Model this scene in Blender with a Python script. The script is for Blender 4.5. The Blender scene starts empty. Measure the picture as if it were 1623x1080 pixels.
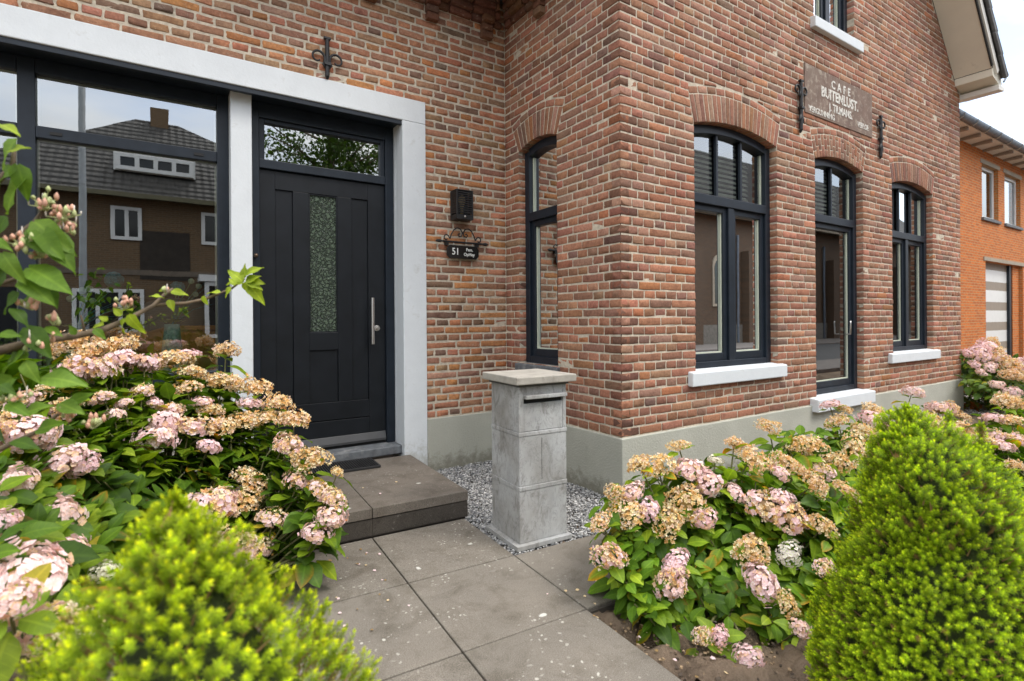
import bpy, bmesh, math, random
import numpy as np
from mathutils import Vector, Matrix
random.seed(7); rng = np.random.default_rng(7)
SC = bpy.context.scene
COL = SC.collection
# ------------------------------------------------------------------ camera
FPX, TH, ROLL, Y0 = 849.955, 0.98875, -0.0068, 507.956      # pixels of a 1623 x 1080 frame
CAM = np.array([-2.5301, -2.5428, 1.190])
FW = np.array([math.cos(TH), math.sin(TH), 0.0]); RT = np.array([math.sin(TH), -math.cos(TH), 0.0]); UP = np.array([0, 0, 1.0])
cam_d = bpy.data.cameras.new('camera'); cam = bpy.data.objects.new('camera', cam_d); COL.objects.link(cam)
c_, s_ = math.cos(ROLL), math.sin(ROLL)
r_ = c_*RT + s_*UP; u_ = -s_*RT + c_*UP
cam.matrix_world = Matrix(((r_[0], u_[0], -FW[0], CAM[0]), (r_[1], u_[1], -FW[1], CAM[1]), (r_[2], u_[2], -FW[2], CAM[2]), (0, 0, 0, 1)))
cam_d.sensor_width = 36; cam_d.sensor_fit = 'HORIZONTAL'; cam_d.lens = FPX/1623*36
cam_d.shift_y = -(540-Y0)/1623; cam_d.clip_start = 0.05; cam_d.clip_end = 800
cam_d.dof.use_dof = True; cam_d.dof.focus_distance = 3.5; cam_d.dof.aperture_fstop = 3.0
SC.camera = cam
# ------------------------------------------------------------------ sky, sun, exposure
SUN_EL, SUN_AZ = math.radians(56), math.radians(145)        # azimuth clockwise from +Y
W = bpy.data.worlds.new('World'); SC.world = W; W.use_nodes = True
nt = W.node_tree; nt.nodes.clear()
wo = nt.nodes.new('ShaderNodeOutputWorld'); bg = nt.nodes.new('ShaderNodeBackground'); bg.inputs['Strength'].default_value = 0.15
sky = nt.nodes.new('ShaderNodeTexSky'); sky.sky_type = 'NISHITA'; sky.sun_disc = False
sky.sun_elevation = SUN_EL; sky.sun_rotation = SUN_AZ; sky.air_density = 1.0; sky.dust_density = 1.6; sky.ozone_density = 1.0
tc = nt.nodes.new('ShaderNodeTexCoord'); mp = nt.nodes.new('ShaderNodeMapping'); mp.inputs['Scale'].default_value = (1.1, 1.1, 3.0)
mp.inputs['Location'].default_value = (0.0, 0.2, 0.4); mp.inputs['Rotation'].default_value = (0, 0, .25)
nz = nt.nodes.new('ShaderNodeTexNoise'); nz.inputs['Scale'].default_value = 1.7; nz.inputs['Detail'].default_value = 7; nz.inputs['Roughness'].default_value = 0.55
rp = nt.nodes.new('ShaderNodeValToRGB'); rp.color_ramp.elements[0].position = 0.36; rp.color_ramp.elements[1].position = 0.62
rp.color_ramp.elements[0].color = (0.18, 0.18, 0.18, 1)
nz2 = nt.nodes.new('ShaderNodeTexNoise'); nz2.inputs['Scale'].default_value = 3.1; nz2.inputs['Detail'].default_value = 5
rp2 = nt.nodes.new('ShaderNodeValToRGB'); rp2.color_ramp.elements[0].position = 0.3; rp2.color_ramp.elements[1].position = 0.7
rp2.color_ramp.elements[0].color = (7.4, 7.4, 7.5, 1); rp2.color_ramp.elements[1].color = (11.2, 11.0, 10.6, 1)
mx = nt.nodes.new('ShaderNodeMix'); mx.data_type = 'RGBA'
nt.links.new(tc.outputs['Generated'], mp.inputs['Vector']); nt.links.new(mp.outputs[0], nz.inputs['Vector']); nt.links.new(mp.outputs[0], nz2.inputs['Vector'])
nt.links.new(nz.outputs['Fac'], rp.inputs['Fac']); nt.links.new(nz2.outputs['Fac'], rp2.inputs['Fac'])
nt.links.new(rp.outputs['Color'], mx.inputs['Factor']); nt.links.new(sky.outputs['Color'], mx.inputs['A']); nt.links.new(rp2.outputs['Color'], mx.inputs['B'])
sxyz = nt.nodes.new('ShaderNodeSeparateXYZ'); nt.links.new(tc.outputs['Generated'], sxyz.inputs[0])        # overcast sky: zenith brighter than horizon
gm = nt.nodes.new('ShaderNodeMapRange'); gm.inputs['From Min'].default_value = 0; gm.inputs['From Max'].default_value = 1; gm.inputs['To Min'].default_value = 0.32; gm.inputs['To Max'].default_value = 1.28; nt.links.new(sxyz.outputs['Z'], gm.inputs['Value'])
cm = nt.nodes.new('ShaderNodeVectorMath'); cm.operation = 'SCALE'; nt.links.new(rp2.outputs['Color'], cm.inputs[0]); nt.links.new(gm.outputs[0], cm.inputs['Scale']); nt.links.new(cm.outputs[0], mx.inputs['B'])
nt.links.new(mx.outputs['Result'], bg.inputs['Color']); nt.links.new(bg.outputs[0], wo.inputs[0])
sd = bpy.data.lights.new('sun', 'SUN'); so = bpy.data.objects.new('sun', sd); COL.objects.link(so)
sd.energy = .70; sd.angle = math.radians(20); sd.color = (1.0, 0.95, 0.87)
sdir = Vector((math.sin(SUN_AZ)*math.cos(SUN_EL), math.cos(SUN_AZ)*math.cos(SUN_EL), math.sin(SUN_EL)))
so.rotation_euler = sdir.to_track_quat('Z', 'Y').to_euler()
SC.view_settings.view_transform = 'Standard'; SC.view_settings.look = 'None'; SC.view_settings.gamma = 1; SC.view_settings.exposure = 1.18
SC.view_settings.use_curve_mapping = False
SC.cycles.max_bounces = 8; SC.cycles.transparent_max_bounces = 12; SC.cycles.glossy_bounces = 4; SC.cycles.diffuse_bounces = 4
SC.cycles.caustics_reflective = False; SC.cycles.caustics_refractive = False; SC.cycles.use_denoising = True
# ------------------------------------------------------------------ pixel <-> place
def ray(px, py):
    a, b = px-811.5, py-Y0
    return FW + RT*(c_*a+s_*b)/FPX - UP*(-s_*a+c_*b)/FPX
def at(px, py, D): return CAM + ray(px, py)*D
def onp(px, py, ax, val):
    d = ray(px, py); return CAM + d*((val-CAM[ax])/d[ax])
def pix(P):
    d = np.asarray(P, float)-CAM; D = d@FW; D = np.where(np.abs(D) < 1e-6, 1e-6, D)
    u = FPX*(d@RT)/D; v = -FPX*d[..., 2]/D
    return 811.5+c_*u-s_*v, Y0+s_*u+c_*v, D
# ------------------------------------------------------------------ mesh helpers
def nrm(v): v = np.asarray(v, float); return v/max(1e-9, np.linalg.norm(v))
def link(name, me, parent=None, mat=None, base=None):
    o = bpy.data.objects.new(name, me); COL.objects.link(o)
    if mat is not None and me is not None and not me.materials: me.materials.append(mat)
    if parent is not None:
        o.parent = parent; o.matrix_parent_inverse = Matrix.Translation(-Vector(wbase(parent)))
    return o
WB = {}
def wbase(o): return WB.get(o.name, (0, 0, 0))
def empty(name, loc=(0, 0, 0), parent=None):
    o = bpy.data.objects.new(name, None); COL.objects.link(o); o.empty_display_size = 0.1
    o.location = loc; WB[o.name] = tuple(loc)
    if parent is not None:
        o.parent = parent; o.matrix_parent_inverse = Matrix.Translation(-Vector(wbase(parent)))
    return o
def tag(o, label=None, cat=None, group=None, kind=None):
    if label: o['label'] = label
    if cat: o['category'] = cat
    if group: o['group'] = group
    if kind: o['kind'] = kind
    return o
def np_mesh(name, V, F, cols=None, smooth=False, luv=None, uniform=None):
    """V (n,3); F list of tuples or (m,k) array"""
    me = bpy.data.meshes.new(name)
    V = np.asarray(V, np.float32)
    if isinstance(F, np.ndarray):
        m, k = F.shape
        me.vertices.add(len(V)); me.vertices.foreach_set('co', V.ravel())
        me.loops.add(m*k); me.loops.foreach_set('vertex_index', F.astype(np.int32).ravel())
        me.polygons.add(m); me.polygons.foreach_set('loop_start', np.arange(0, m*k, k, dtype=np.int32))
        me.update(calc_edges=True)
    else:
        me.from_pydata(V.tolist(), [], F)
    if cols is not None:
        a = me.attributes.new('col', 'FLOAT_COLOR', 'POINT')
        c4 = np.ones((len(V), 4), np.float32); c4[:, :3] = cols; a.data.foreach_set('color', c4.ravel())
    if luv is not None:
        a = me.attributes.new('luv', 'FLOAT_VECTOR', 'POINT'); a.data.foreach_set('vector', np.asarray(luv, np.float32).ravel())
    me.polygons.foreach_set('use_smooth', [smooth]*len(me.polygons))
    me.update()
    return me
class MB:
    def __init__(s): s.v = []; s.f = []
    def add(s, V, F):
        n = len(s.v); s.v.extend([tuple(map(float, p)) for p in V]); s.f.extend([tuple(n+i for i in f) for f in F]); return s
    def box(s, x0, x1, y0, y1, z0, z1):
        return s.add([(x0,y0,z0),(x1,y0,z0),(x1,y1,z0),(x0,y1,z0),(x0,y0,z1),(x1,y0,z1),(x1,y1,z1),(x0,y1,z1)],
                     [(3,2,1,0),(4,5,6,7),(0,1,5,4),(1,2,6,5),(2,3,7,6),(3,0,4,7)])
    def obox(s, c, ax, ay, az):
        c, ax, ay, az = map(lambda q: np.asarray(q, float), (c, ax, ay, az))
        P = [c+sx*ax+sy*ay+sz*az for sz in (-1, 1) for sx, sy in ((-1,-1),(1,-1),(1,1),(-1,1))]
        return s.add(P, [(3,2,1,0),(4,5,6,7),(0,1,5,4),(1,2,6,5),(2,3,7,6),(3,0,4,7)])
    def tube(s, pts, r, n=8, cap=True, flat=None):
        pts = [np.asarray(p, float) for p in pts]; m = len(pts)
        rs = r if hasattr(r, '__len__') else [r]*m
        V = []; prev = None
        for i, p in enumerate(pts):
            t = nrm(pts[min(i+1, m-1)]-pts[max(i-1, 0)])
            if prev is None:
                a = np.array([0, 0, 1.0]) if abs(t[2]) < .9 else np.array([1.0, 0, 0])
                x = nrm(np.cross(a, t))
            else: x = nrm(prev-t*(prev@t))
            prev = x; y = np.cross(t, x)
            for k in range(n):
                a = 2*math.pi*k/n; V.append(p+rs[i]*(math.cos(a)*x+math.sin(a)*y))
        Fc = [(i*n+k, i*n+(k+1) % n, (i+1)*n+(k+1) % n, (i+1)*n+k) for i in range(m-1) for k in range(n)]
        if cap: Fc += [tuple(range(n-1, -1, -1)), tuple((m-1)*n+k for k in range(n))]
        return s.add(V, Fc)
    def lathe(s, c, prof, n=16, axis='z'):
        c = np.asarray(c, float); V = []
        for r, h in prof:
            for k in range(n):
                a = 2*math.pi*k/n
                q = (r*math.cos(a), r*math.sin(a), h)
                if axis == 'y': q = (q[0], -h, q[1])
                if axis == 'x': q = (h, q[0], q[1])
                V.append(c+np.array(q))
        m = len(prof)
        Fc = [(i*n+k, i*n+(k+1) % n, (i+1)*n+(k+1) % n, (i+1)*n+k) for i in range(m-1) for k in range(n)]
        Fc += [tuple(range(n-1, -1, -1)), tuple((m-1)*n+k for k in range(n))]
        return s.add(V, Fc)
    def prism(s, poly, d0, d1, axis='y'):
        n = len(poly)
        def P(a, b, d): return {'y': (a, d, b), 'x': (d, a, b), 'z': (a, b, d)}[axis]
        V = [P(a, b, d0) for a, b in poly]+[P(a, b, d1) for a, b in poly]
        return s.add(V, [tuple(range(n)), tuple(range(2*n-1, n-1, -1))]+[(k, n+k, n+(k+1) % n, (k+1) % n) for k in range(n)])
    def build(s, name, mat, parent=None, smooth=False, bevel=0, kind=None, seg=2):
        me = bpy.data.meshes.new(name); me.from_pydata(s.v, [], s.f)
        bm = bmesh.new(); bm.from_mesh(me); bmesh.ops.recalc_face_normals(bm, faces=bm.faces); bm.to_mesh(me); bm.free()
        me.polygons.foreach_set('use_smooth', [smooth]*len(me.polygons)); me.materials.append(mat)
        o = link(name, me, parent)
        if bevel:
            b = o.modifiers.new('bevel', 'BEVEL'); b.width = bevel; b.segments = seg; b.limit_method = 'ANGLE'; b.angle_limit = 0.6; b.harden_normals = False
        if kind: o['kind'] = kind
        return o
# ------------------------------------------------------------------ materials
def newmat(name):
    m = bpy.data.materials.new(name); m.use_nodes = True; t = m.node_tree
    return m, t, t.nodes['Principled BSDF'], t.nodes['Material Output']
def node(t, ty, **kw):
    n = t.nodes.new(ty)
    for k, v in kw.items():
        if k in n.inputs: n.inputs[k].default_value = v
        else: setattr(n, k, v)
    return n
def mixc(t, fac, a, b, mode='MIX'):
    n = t.nodes.new('ShaderNodeMix'); n.data_type = 'RGBA'; n.blend_type = mode
    for sock, v in (('Factor', fac), ('A', a), ('B', b)):
        i = n.inputs[sock] if sock != 'Factor' else n.inputs[0]
        if sock == 'A': i = n.inputs[6]
        if sock == 'B': i = n.inputs[7]
        if hasattr(v, 'is_linked'): t.links.new(v, i)
        else: i.default_value = v if not isinstance(v, tuple) else (*v, 1)[:4]
    return n.outputs[2]
def ramp(t, src, p0, p1, c0=(0,0,0,1), c1=(1,1,1,1)):
    n = t.nodes.new('ShaderNodeValToRGB'); e = n.color_ramp.elements
    e[0].position = p0; e[1].position = p1; e[0].color = c0; e[1].color = c1
    t.links.new(src, n.inputs[0]); return n.outputs[0]
def noise(t, vec, scale, detail=4, rough=.55, dist=0):
    n = t.nodes.new('ShaderNodeTexNoise'); n.inputs['Scale'].default_value = scale; n.inputs['Detail'].default_value = detail
    n.inputs['Roughness'].default_value = rough; n.inputs['Distortion'].default_value = dist
    if vec is not None: t.links.new(vec, n.inputs['Vector'])
    return n.outputs['Fac']
def gpos(t): return t.nodes.new('ShaderNodeNewGeometry').outputs['Position']
def bump(t, h, strength, dist, prev=None):
    b = t.nodes.new('ShaderNodeBump'); b.inputs['Strength'].default_value = strength; b.inputs['Distance'].default_value = dist
    t.links.new(h, b.inputs['Height'])
    if prev is not None: t.links.new(prev, b.inputs['Normal'])
    return b.outputs[0]
def simple(name, col, rough=.6, var=.12, scale=8, bs=0, bscale=150, bdist=.002, metal=0, spec=.5, var2=None, s2=1.5, grime=None, gp=(.5, .7), gs=6, coat=0):
    m, t, P, O = newmat(name); p = gpos(t)
    c = np.array(col); f = noise(t, p, scale, 5)
    out = mixc(t, ramp(t, f, .3, .7), tuple(np.clip(c*(1-var), 0, 1)), tuple(np.clip(c*(1+var), 0, 1)))
    if var2 is not None: out = mixc(t, ramp(t, noise(t, p, s2, 3), .4, .65), out, tuple(var2))
    if grime is not None: out = mixc(t, ramp(t, noise(t, p, gs, 8, .7, .4), gp[0], gp[1]), out, tuple(grime))
    t.links.new(out, P.inputs['Base Color']); P.inputs['Roughness'].default_value = rough; P.inputs['Metallic'].default_value = metal
    P.inputs['Specular IOR Level'].default_value = spec
    if coat: P.inputs['Coat Weight'].default_value = coat
    if bs: t.links.new(bump(t, noise(t, p, bscale, 5, .65), bs, bdist), P.inputs['Normal'])
    return m
M = {}
def brick_mat(name, mortarcol, smear=(.65, .78)):
    m, t, P, O = newmat(name); p = gpos(t)
    a = node(t, 'ShaderNodeAttribute', attribute_name='col').outputs['Color']
    n1 = noise(t, p, 55, 6, .7); n2 = noise(t, p, 14, 4, .6)
    c = mixc(t, 1.0, a, ramp(t, n1, .25, .78, (.62,.60,.61,1), (1.34,1.36,1.34,1)), 'MULTIPLY')
    c = mixc(t, ramp(t, n2, .52, .72), c, mixc(t, 1.0, c, (.68,.62,.62), 'MULTIPLY'))
    c = mixc(t, ramp(t, noise(t, p, 1.1, 5, .65), .35, .68), c, mixc(t, 1.0, c, (.74,.74,.78), 'MULTIPLY'))
    c = mixc(t, ramp(t, noise(t, p, 33, 7, .72, .6), smear[0], smear[1], (0,0,0,1), (.75,.75,.75,1)), c, mortarcol)
    c = mixc(t, ramp(t, noise(t, p, 190, 2, .5), .70, .76, (0,0,0,1), (.8,.8,.8,1)), c, (.03,.022,.02))
    t.links.new(c, P.inputs['Base Color']); P.inputs['Roughness'].default_value = .88; P.inputs['Specular IOR Level'].default_value = .25
    b = bump(t, noise(t, p, 60, 8, .75), .55, .006); b = bump(t, noise(t, p, 420, 3, .6), .35, .0015, b)
    t.links.new(b, P.inputs['Normal']); return m
MORT = (.57, .50, .395)
M['brick'] = brick_mat('brick_red', (.58,.47,.36))
M['brick_old'] = brick_mat('brick_handmade', (.60,.51,.40), (.58, .76))
M['mortar'] = simple('lime_mortar', MORT, .95, .22, 30, .9, 130, .004, spec=.2, grime=(.44,.37,.29), gp=(.55,.78), gs=4)
M['plinth0'] = simple('grey_render', (.455,.455,.39), .9, .07, 5, .8, 75, .006, spec=.25, var2=(.41,.41,.35), s2=2.2, grime=(.32,.32,.27), gp=(.62,.8), gs=2.5)
def dirty(m, zref, h, col, scale=3.0, amt=.8):          # PLINTH_DIRT: splashed dirt fading out above the ground
    t = m.node_tree; P = t.nodes['Principled BSDF']; src = P.inputs['Base Color'].links[0].from_socket; p = gpos(t)
    sp = node(t, 'ShaderNodeSeparateXYZ'); t.links.new(p, sp.inputs[0]); mr = node(t, 'ShaderNodeMapRange'); t.links.new(sp.outputs['Z'], mr.inputs['Value'])
    mr.inputs['From Min'].default_value = zref; mr.inputs['From Max'].default_value = zref+h; mr.inputs['To Min'].default_value = .62; mr.inputs['To Max'].default_value = 0
    ad = node(t, 'ShaderNodeMath', operation='ADD'); t.links.new(mr.outputs[0], ad.inputs[0]); t.links.new(noise(t, p, scale*6, 7, .7, .4), ad.inputs[1])
    t.links.new(mixc(t, ramp(t, ad.outputs[0], .72, 1.05, (0,0,0,1), (amt,amt,amt,1)), src, col), P.inputs['Base Color']); return m
M['plinth'] = dirty(M['plinth0'], -.02, .22, (.20,.19,.145))
M['white'] = simple('white_masonry_paint', (.69,.725,.745), .6, .03, 9, .45, 60, .003, spec=.35, grime=(.52,.53,.51), gp=(.60,.82), gs=9)
dirty(M['white'], -.02, .40, (.42,.42,.37), 4.0, .7)
M['frame'] = simple('navy_frame_paint', (.013,.019,.028), .42, .2, 10, .1, 300, .0006, spec=.35)
M['door'] = simple('black_door_paint', (.0085,.0105,.0135), .45, .25, 7, .22, 120, .001, spec=.30)
M['iron'] = simple('black_wrought_iron', (.012,.012,.013), .5, .3, 30, .5, 140, .002, spec=.5)
M['steel'] = simple('brushed_steel', (.58,.56,.53), .32, .06, 60, metal=1)
M['spacer'] = simple('pale_spacer_bar', (.66,.70,.56), .5, .08)
M['cream'] = simple('cream_soffit', (.76,.72,.60), .55, .05, 3, grime=(.42,.38,.30), gp=(.6,.85), gs=3)
M['creamw'] = simple('cream_white_trim', (.72,.70,.64), .5, .04, 4)
M['tile'] = simple('grey_concrete_tile', (.10,.10,.10), .7, .25, 12, .5, 90, .003)
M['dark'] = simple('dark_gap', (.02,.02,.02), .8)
M['stonesill'] = simple('blue_stone', (.13,.14,.15), .7, .25, 25, .5, 110, .002, grime=(.30,.30,.29), gp=(.52,.72), gs=9)
M['gutter'] = simple('zinc_gutter', (.13,.16,.20), .45, .2, 6, metal=.3)
M['slat'] = simple('white_blind_slat', (.74,.78,.70), .6, .04)
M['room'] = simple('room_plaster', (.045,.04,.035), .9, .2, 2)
M['roomfloor'] = simple('room_floor', (.10,.065,.04), .6, .2, 4)
def glass(name, refl=.36, tint=(.80,.85,.82), wav=.0):
    m, t, P, O = newmat(name); t.nodes.remove(P)
    tr = node(t, 'ShaderNodeBsdfTransparent'); tr.inputs[0].default_value = (*tint, 1)
    gl = node(t, 'ShaderNodeBsdfGlossy'); gl.inputs['Roughness'].default_value = 0.0; gl.inputs['Color'].default_value = (.93,.96,.97,1)
    if wav: t.links.new(bump(t, noise(t, gpos(t), 2.2, 2), wav, .01), gl.inputs['Normal'])
    lw = node(t, 'ShaderNodeFresnel'); lw.inputs['IOR'].default_value = 1.5
    ma = node(t, 'ShaderNodeMath', operation='MULTIPLY_ADD'); ma.inputs[1].default_value = 1.0-refl; ma.inputs[2].default_value = refl; t.links.new(lw.outputs[0], ma.inputs[0])
    mx = node(t, 'ShaderNodeMixShader'); t.links.new(ma.outputs[0], mx.inputs[0]); t.links.new(tr.outputs[0], mx.inputs[1]); t.links.new(gl.outputs[0], mx.inputs[2])
    t.links.new(mx.outputs[0], O.inputs[0]); return m
M['glass'] = glass('window_glass', .27, (.9,.93,.9), wav=.012)
M['glassL'] = glass('shop_window_glass', .33, (.93,.95,.93), wav=.02)
# ================================================================== GROUND, PATH, STEP
DY = 1.3915                       # plane of the recessed door wall
PO = np.array([-1.033, -0.274]); PA = math.radians(-3.2); PX, PY = .56, .59
pc, ps = math.cos(PA), math.sin(PA)
def pl(a, b): return (PO[0]+a*pc-b*ps, PO[1]+a*ps+b*pc)
def paving_mat(name, base, dark, lich=1.0):
    m, t, P, O = newmat(name); p = gpos(t)
    c = mixc(t, ramp(t, noise(t, p, 2.6, 5, .6), .3, .7), base, dark)
    c = mixc(t, ramp(t, noise(t, p, 330, 2, .5), .35, .7), mixc(t, 1, c, (.62,.60,.58), 'MULTIPLY'), mixc(t, 1, c, (1.32,1.30,1.26), 'MULTIPLY'))
    c = mixc(t, ramp(t, noise(t, p, 120, 3, .6), .58, .70), c, mixc(t, 1, c, (.78,.77,.75), 'MULTIPLY'))
    c = mixc(t, ramp(t, noise(t, p, 5.5, 7, .7, .6), .48, .72), c, mixc(t, 1, c, (.62,.60,.56), 'MULTIPLY'))
    # pale lichen blotches with ragged outlines, gathered in colonies
    nn = node(t, 'ShaderNodeTexNoise', Scale=26.0); t.links.new(p, nn.inputs['Vector']); w = mixc(t, .035, p, nn.outputs['Color'], 'ADD')
    v = t.nodes.new('ShaderNodeTexVoronoi'); v.inputs['Scale'].default_value = 42; v.inputs['Randomness'].default_value = 1; t.links.new(w, v.inputs['Vector'])
    spot = ramp(t, v.outputs['Distance'], .20, .30, (1,1,1,1), (0,0,0,1))
    pick = ramp(t, v.outputs['Color'], .42, .55)
    colony = ramp(t, noise(t, p, 2.0, 5, .7), .50, .60, (0,0,0,1), (lich,lich,lich,1))
    k = mixc(t, 1, mixc(t, 1, spot, pick, 'MULTIPLY'), colony, 'MULTIPLY')
    c = mixc(t, k, c, (.50,.48,.42))
    sm = mixc(t, 1, ramp(t, noise(t, p, 34, 6, .7, .8), .60, .70, (0,0,0,1), (.5,.5,.5,1)), ramp(t, noise(t, p, 1.6, 3, .6), .46, .62), 'MULTIPLY'); c = mixc(t, sm, c, (.42,.40,.35))
    v2 = t.nodes.new('ShaderNodeTexVoronoi'); v2.inputs['Scale'].default_value = 9; t.links.new(w, v2.inputs['Vector'])
    k2 = mixc(t, 1, ramp(t, v2.outputs['Distance'], .10, .15, (1,1,1,1), (0,0,0,1)), ramp(t, v2.outputs['Color'], .72, .76), 'MULTIPLY')
    c = mixc(t, k2, c, (.58,.57,.52))
    t.links.new(c, P.inputs['Base Color']); P.inputs['Roughness'].default_value = .8; P.inputs['Specular IOR Level'].default_value = .3
    b = bump(t, noise(t, p, 260, 4, .7), .6, .002); t.links.new(b, P.inputs['Normal']); return m
M['slab'] = paving_mat('brown_grey_concrete_slab', (.245,.222,.19), (.19,.174,.15))
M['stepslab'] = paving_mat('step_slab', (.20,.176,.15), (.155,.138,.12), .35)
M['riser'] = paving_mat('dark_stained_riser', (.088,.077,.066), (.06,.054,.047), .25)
M['soil'] = simple('dry_garden_soil', (.15,.11,.078), .95, .35, 20, 1.0, 45, .02, spec=.15, var2=(.24,.18,.125), s2=2.0)
M['sand'] = simple('joint_sand', (.06,.05,.04), .95, .3, 40)
M['asphalt'] = simple('street_asphalt', (.055,.055,.055), .85, .25, 30, .6, 120, .004)
M['pavers'] = simple('street_pavers', (.16,.14,.125), .85, .2, 6, .6, 30, .004)
g = MB(); g.box(-150, 150, -150, 150, -.30, -.10); tag(g.build('ground', M['soil']), 'bare soil ground reaching to the horizon', kind='structure')
r = MB(); r.box(-120, 120, -10.5, -5.2, -.2, -.06); tag(r.build('road', M['asphalt']), 'grey asphalt street', kind='structure')
r = MB(); r.box(-120, 120, -5.19, -3.75, -.2, -.01); r.box(-120, 120, -13.4, -10.51, -.2, -.01); tag(r.build('pavement', M['pavers'], bevel=.01), 'grey paved footway along the street', kind='structure')
# planting bed: uneven soil sheet
def soil_sheet(name, x0, x1, y0, y1, n, z, amp, label):
    xs = np.linspace(x0, x1, n); ys = np.linspace(y0, y1, max(8, int(n*(y1-y0)/(x1-x0))))
    X, Y = np.meshgrid(xs, ys); Z = np.zeros_like(X)
    r2 = np.random.default_rng(3)
    for k in range(40):
        f = 2*math.pi*r2.uniform(.5, 14); a = r2.uniform(0, 6.28); ph = r2.uniform(0, 6.28)
        Z += np.sin((X*math.cos(a)+Y*math.sin(a))*f+ph)*amp/(1+f*.10)
    Z = z+Z+r2.normal(0, amp*.18, Z.shape)
    V = np.stack([X, Y, Z], -1).reshape(-1, 3); ny, nx = X.shape
    i = np.arange((ny-1)*(nx-1)); q = (i//(nx-1))*nx+i % (nx-1)
    me = np_mesh(name, V, np.stack([q, q+1, q+nx+1, q+nx], -1), smooth=True)
    return tag(link(name, me, mat=M['soil']), label, kind='structure')
soil_sheet('garden_bed', -1.06, 9.0, -3.74, .0, 420, -.048, .02, 'dry brown soil of the planting bed beside the path')
soil_sheet('window_bed', -6.5, -2.1, -3.74, 1.30, 160, -.045, .02, 'dark soil of the planting bed under the shop window')
path = empty('path'); tag(path, 'path of large brown grey concrete slabs', kind='structure')
u = MB(); 
u.prism([pl(-1.7, -3.5), pl(.0, -3.5), pl(.0, -.6), pl(.56, -.6), pl(.56, .0), pl(0, 0), pl(0, 1.2), pl(-1.7, 1.2)], -.09, -.012, 'z'); u.build('bedding_sand', M['sand'], path)
def slab(name, a0, a1, b0, b1, z0, z1, mat, parent, gap=.003, dz=0, bev=.004):
    q = [pl(a0+gap, b0+gap), pl(a1-gap, b0+gap), pl(a1-gap, b1-gap), pl(a0+gap, b1-gap)]
    m = MB().prism(q, z0+dz, z1+dz, 'z'); return m.build(name, mat, parent, bevel=bev)
for i in (-3, -2, -1):
    for j in range(-6, 1):
        slab('slab', i*PX, (i+1)*PX, j*PY, (j+1)*PY, -.05, 0, M['slab'], path, dz=random.uniform(-.0015, .0015))
slab('slab', 0, PX, -PY, 0, -.05, 0.0, M['slab'], path)
# door step of two layers
step = empty('door_step', (-1.5, .9, 0)); tag(step, 'low dark stone door step of stacked slabs in front of the door', 'step')
SB = .597
for a0, a1 in ((-1.72, -1.14), (-1.14, -.555), (-.555, .03)):
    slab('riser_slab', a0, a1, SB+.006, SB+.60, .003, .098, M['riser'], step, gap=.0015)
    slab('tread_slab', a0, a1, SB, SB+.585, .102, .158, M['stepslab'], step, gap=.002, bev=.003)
    slab('tread_slab', a0, a1, SB+.585, 1.635, .102, .158, M['stepslab'], step, gap=.002, bev=.003)
MB().prism([pl(-1.71, SB+.01), pl(.025, SB+.01), pl(.025, 1.60), pl(-1.71, 1.60)], 0, .097, 'z').build('step_core', M['sand'], step)
# gravel: thousands of angular chips
def stones(name, n, poly_ok, x0, x1, y0, y1, z, smin, smax, label, parent=None, cols=((.42,.42,.41),(.28,.28,.28),(.55,.54,.52),(.16,.165,.17),(.36,.35,.33))):
    r2 = np.random.default_rng(11); X = r2.uniform(x0, x1, n); Y = r2.uniform(y0, y1, n); ok = poly_ok(X, Y); X, Y = X[ok], Y[ok]; n = len(X)
    base = np.array([(1,0,0),(-1,0,0),(0,1,0),(0,-1,0),(0,0,1),(0,0,-1),(.6,.6,.5),(-.6,.5,.55)], float)
    Fb = np.array([(4,0,6),(0,2,6),(2,4,6),(4,2,7),(2,1,7),(1,4,7),(4,1,3),(4,3,0),(0,3,5),(3,1,5),(1,2,5),(2,0,5)])
    V = base[None]*r2.uniform(.7, 1.3, (n, 8, 1))+r2.normal(0, .12, (n, 8, 3))
    S = r2.uniform(smin, smax, (n, 1))*np.stack([r2.uniform(.8, 1.3, n), r2.uniform(.7, 1.1, n), r2.uniform(.5, .85, n)], -1)
    V = V*S[:, None, :]
    a = r2.uniform(0, 6.28, n); b = r2.normal(0, .5, n)
    ca, sa, cb, sb = np.cos(a)[:, None], np.sin(a)[:, None], np.cos(b)[:, None], np.sin(b)[:, None]
    x, y, zz = V[..., 0], V[..., 1], V[..., 2]
    y, zz = y*cb-zz*sb, y*sb+zz*cb; x, y = x*ca-y*sa, x*sa+y*ca
    V = np.stack([x+X[:, None], y+Y[:, None], zz+z+r2.uniform(-.010, .008, n)[:, None]], -1)
    C = np.array(cols)[r2.integers(0, len(cols), n)]*r2.uniform(.75, 1.25, (n, 1))
    Fc = (Fb[None]+np.arange(n)[:, None, None]*8).reshape(-1, 3)
    me = np_mesh(name, V.reshape(-1, 3), Fc, cols=np.repeat(C, 8, 0))
    return tag(link(name, me, mat=M['gravel']), label, kind='stuff')
m, t, P, O = newmat('grey_gravel'); t.links.new(node(t, 'ShaderNodeAttribute', attribute_name='col').outputs['Color'], P.inputs['Base Color']); P.inputs['Roughness'].default_value = .8; M['gravel'] = m
gb = MB(); gb.prism([pl(.0, .0), (0.0, -.32), (0.0, DY), (-.96, DY), pl(.03, SB)], -.08, -.013, 'z'); tag(gb.build('gravel_bed', M['sand']), 'dark grit under the gravel', kind='structure')
def ing(X, Y):
    a = (X-PO[0])*pc+(Y-PO[1])*ps; b = -(X-PO[0])*ps+(Y-PO[1])*pc
    return ((a > .035) & (b > .61)) | ((a > .005) & (b > 0.005) & (b <= .61))
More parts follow.
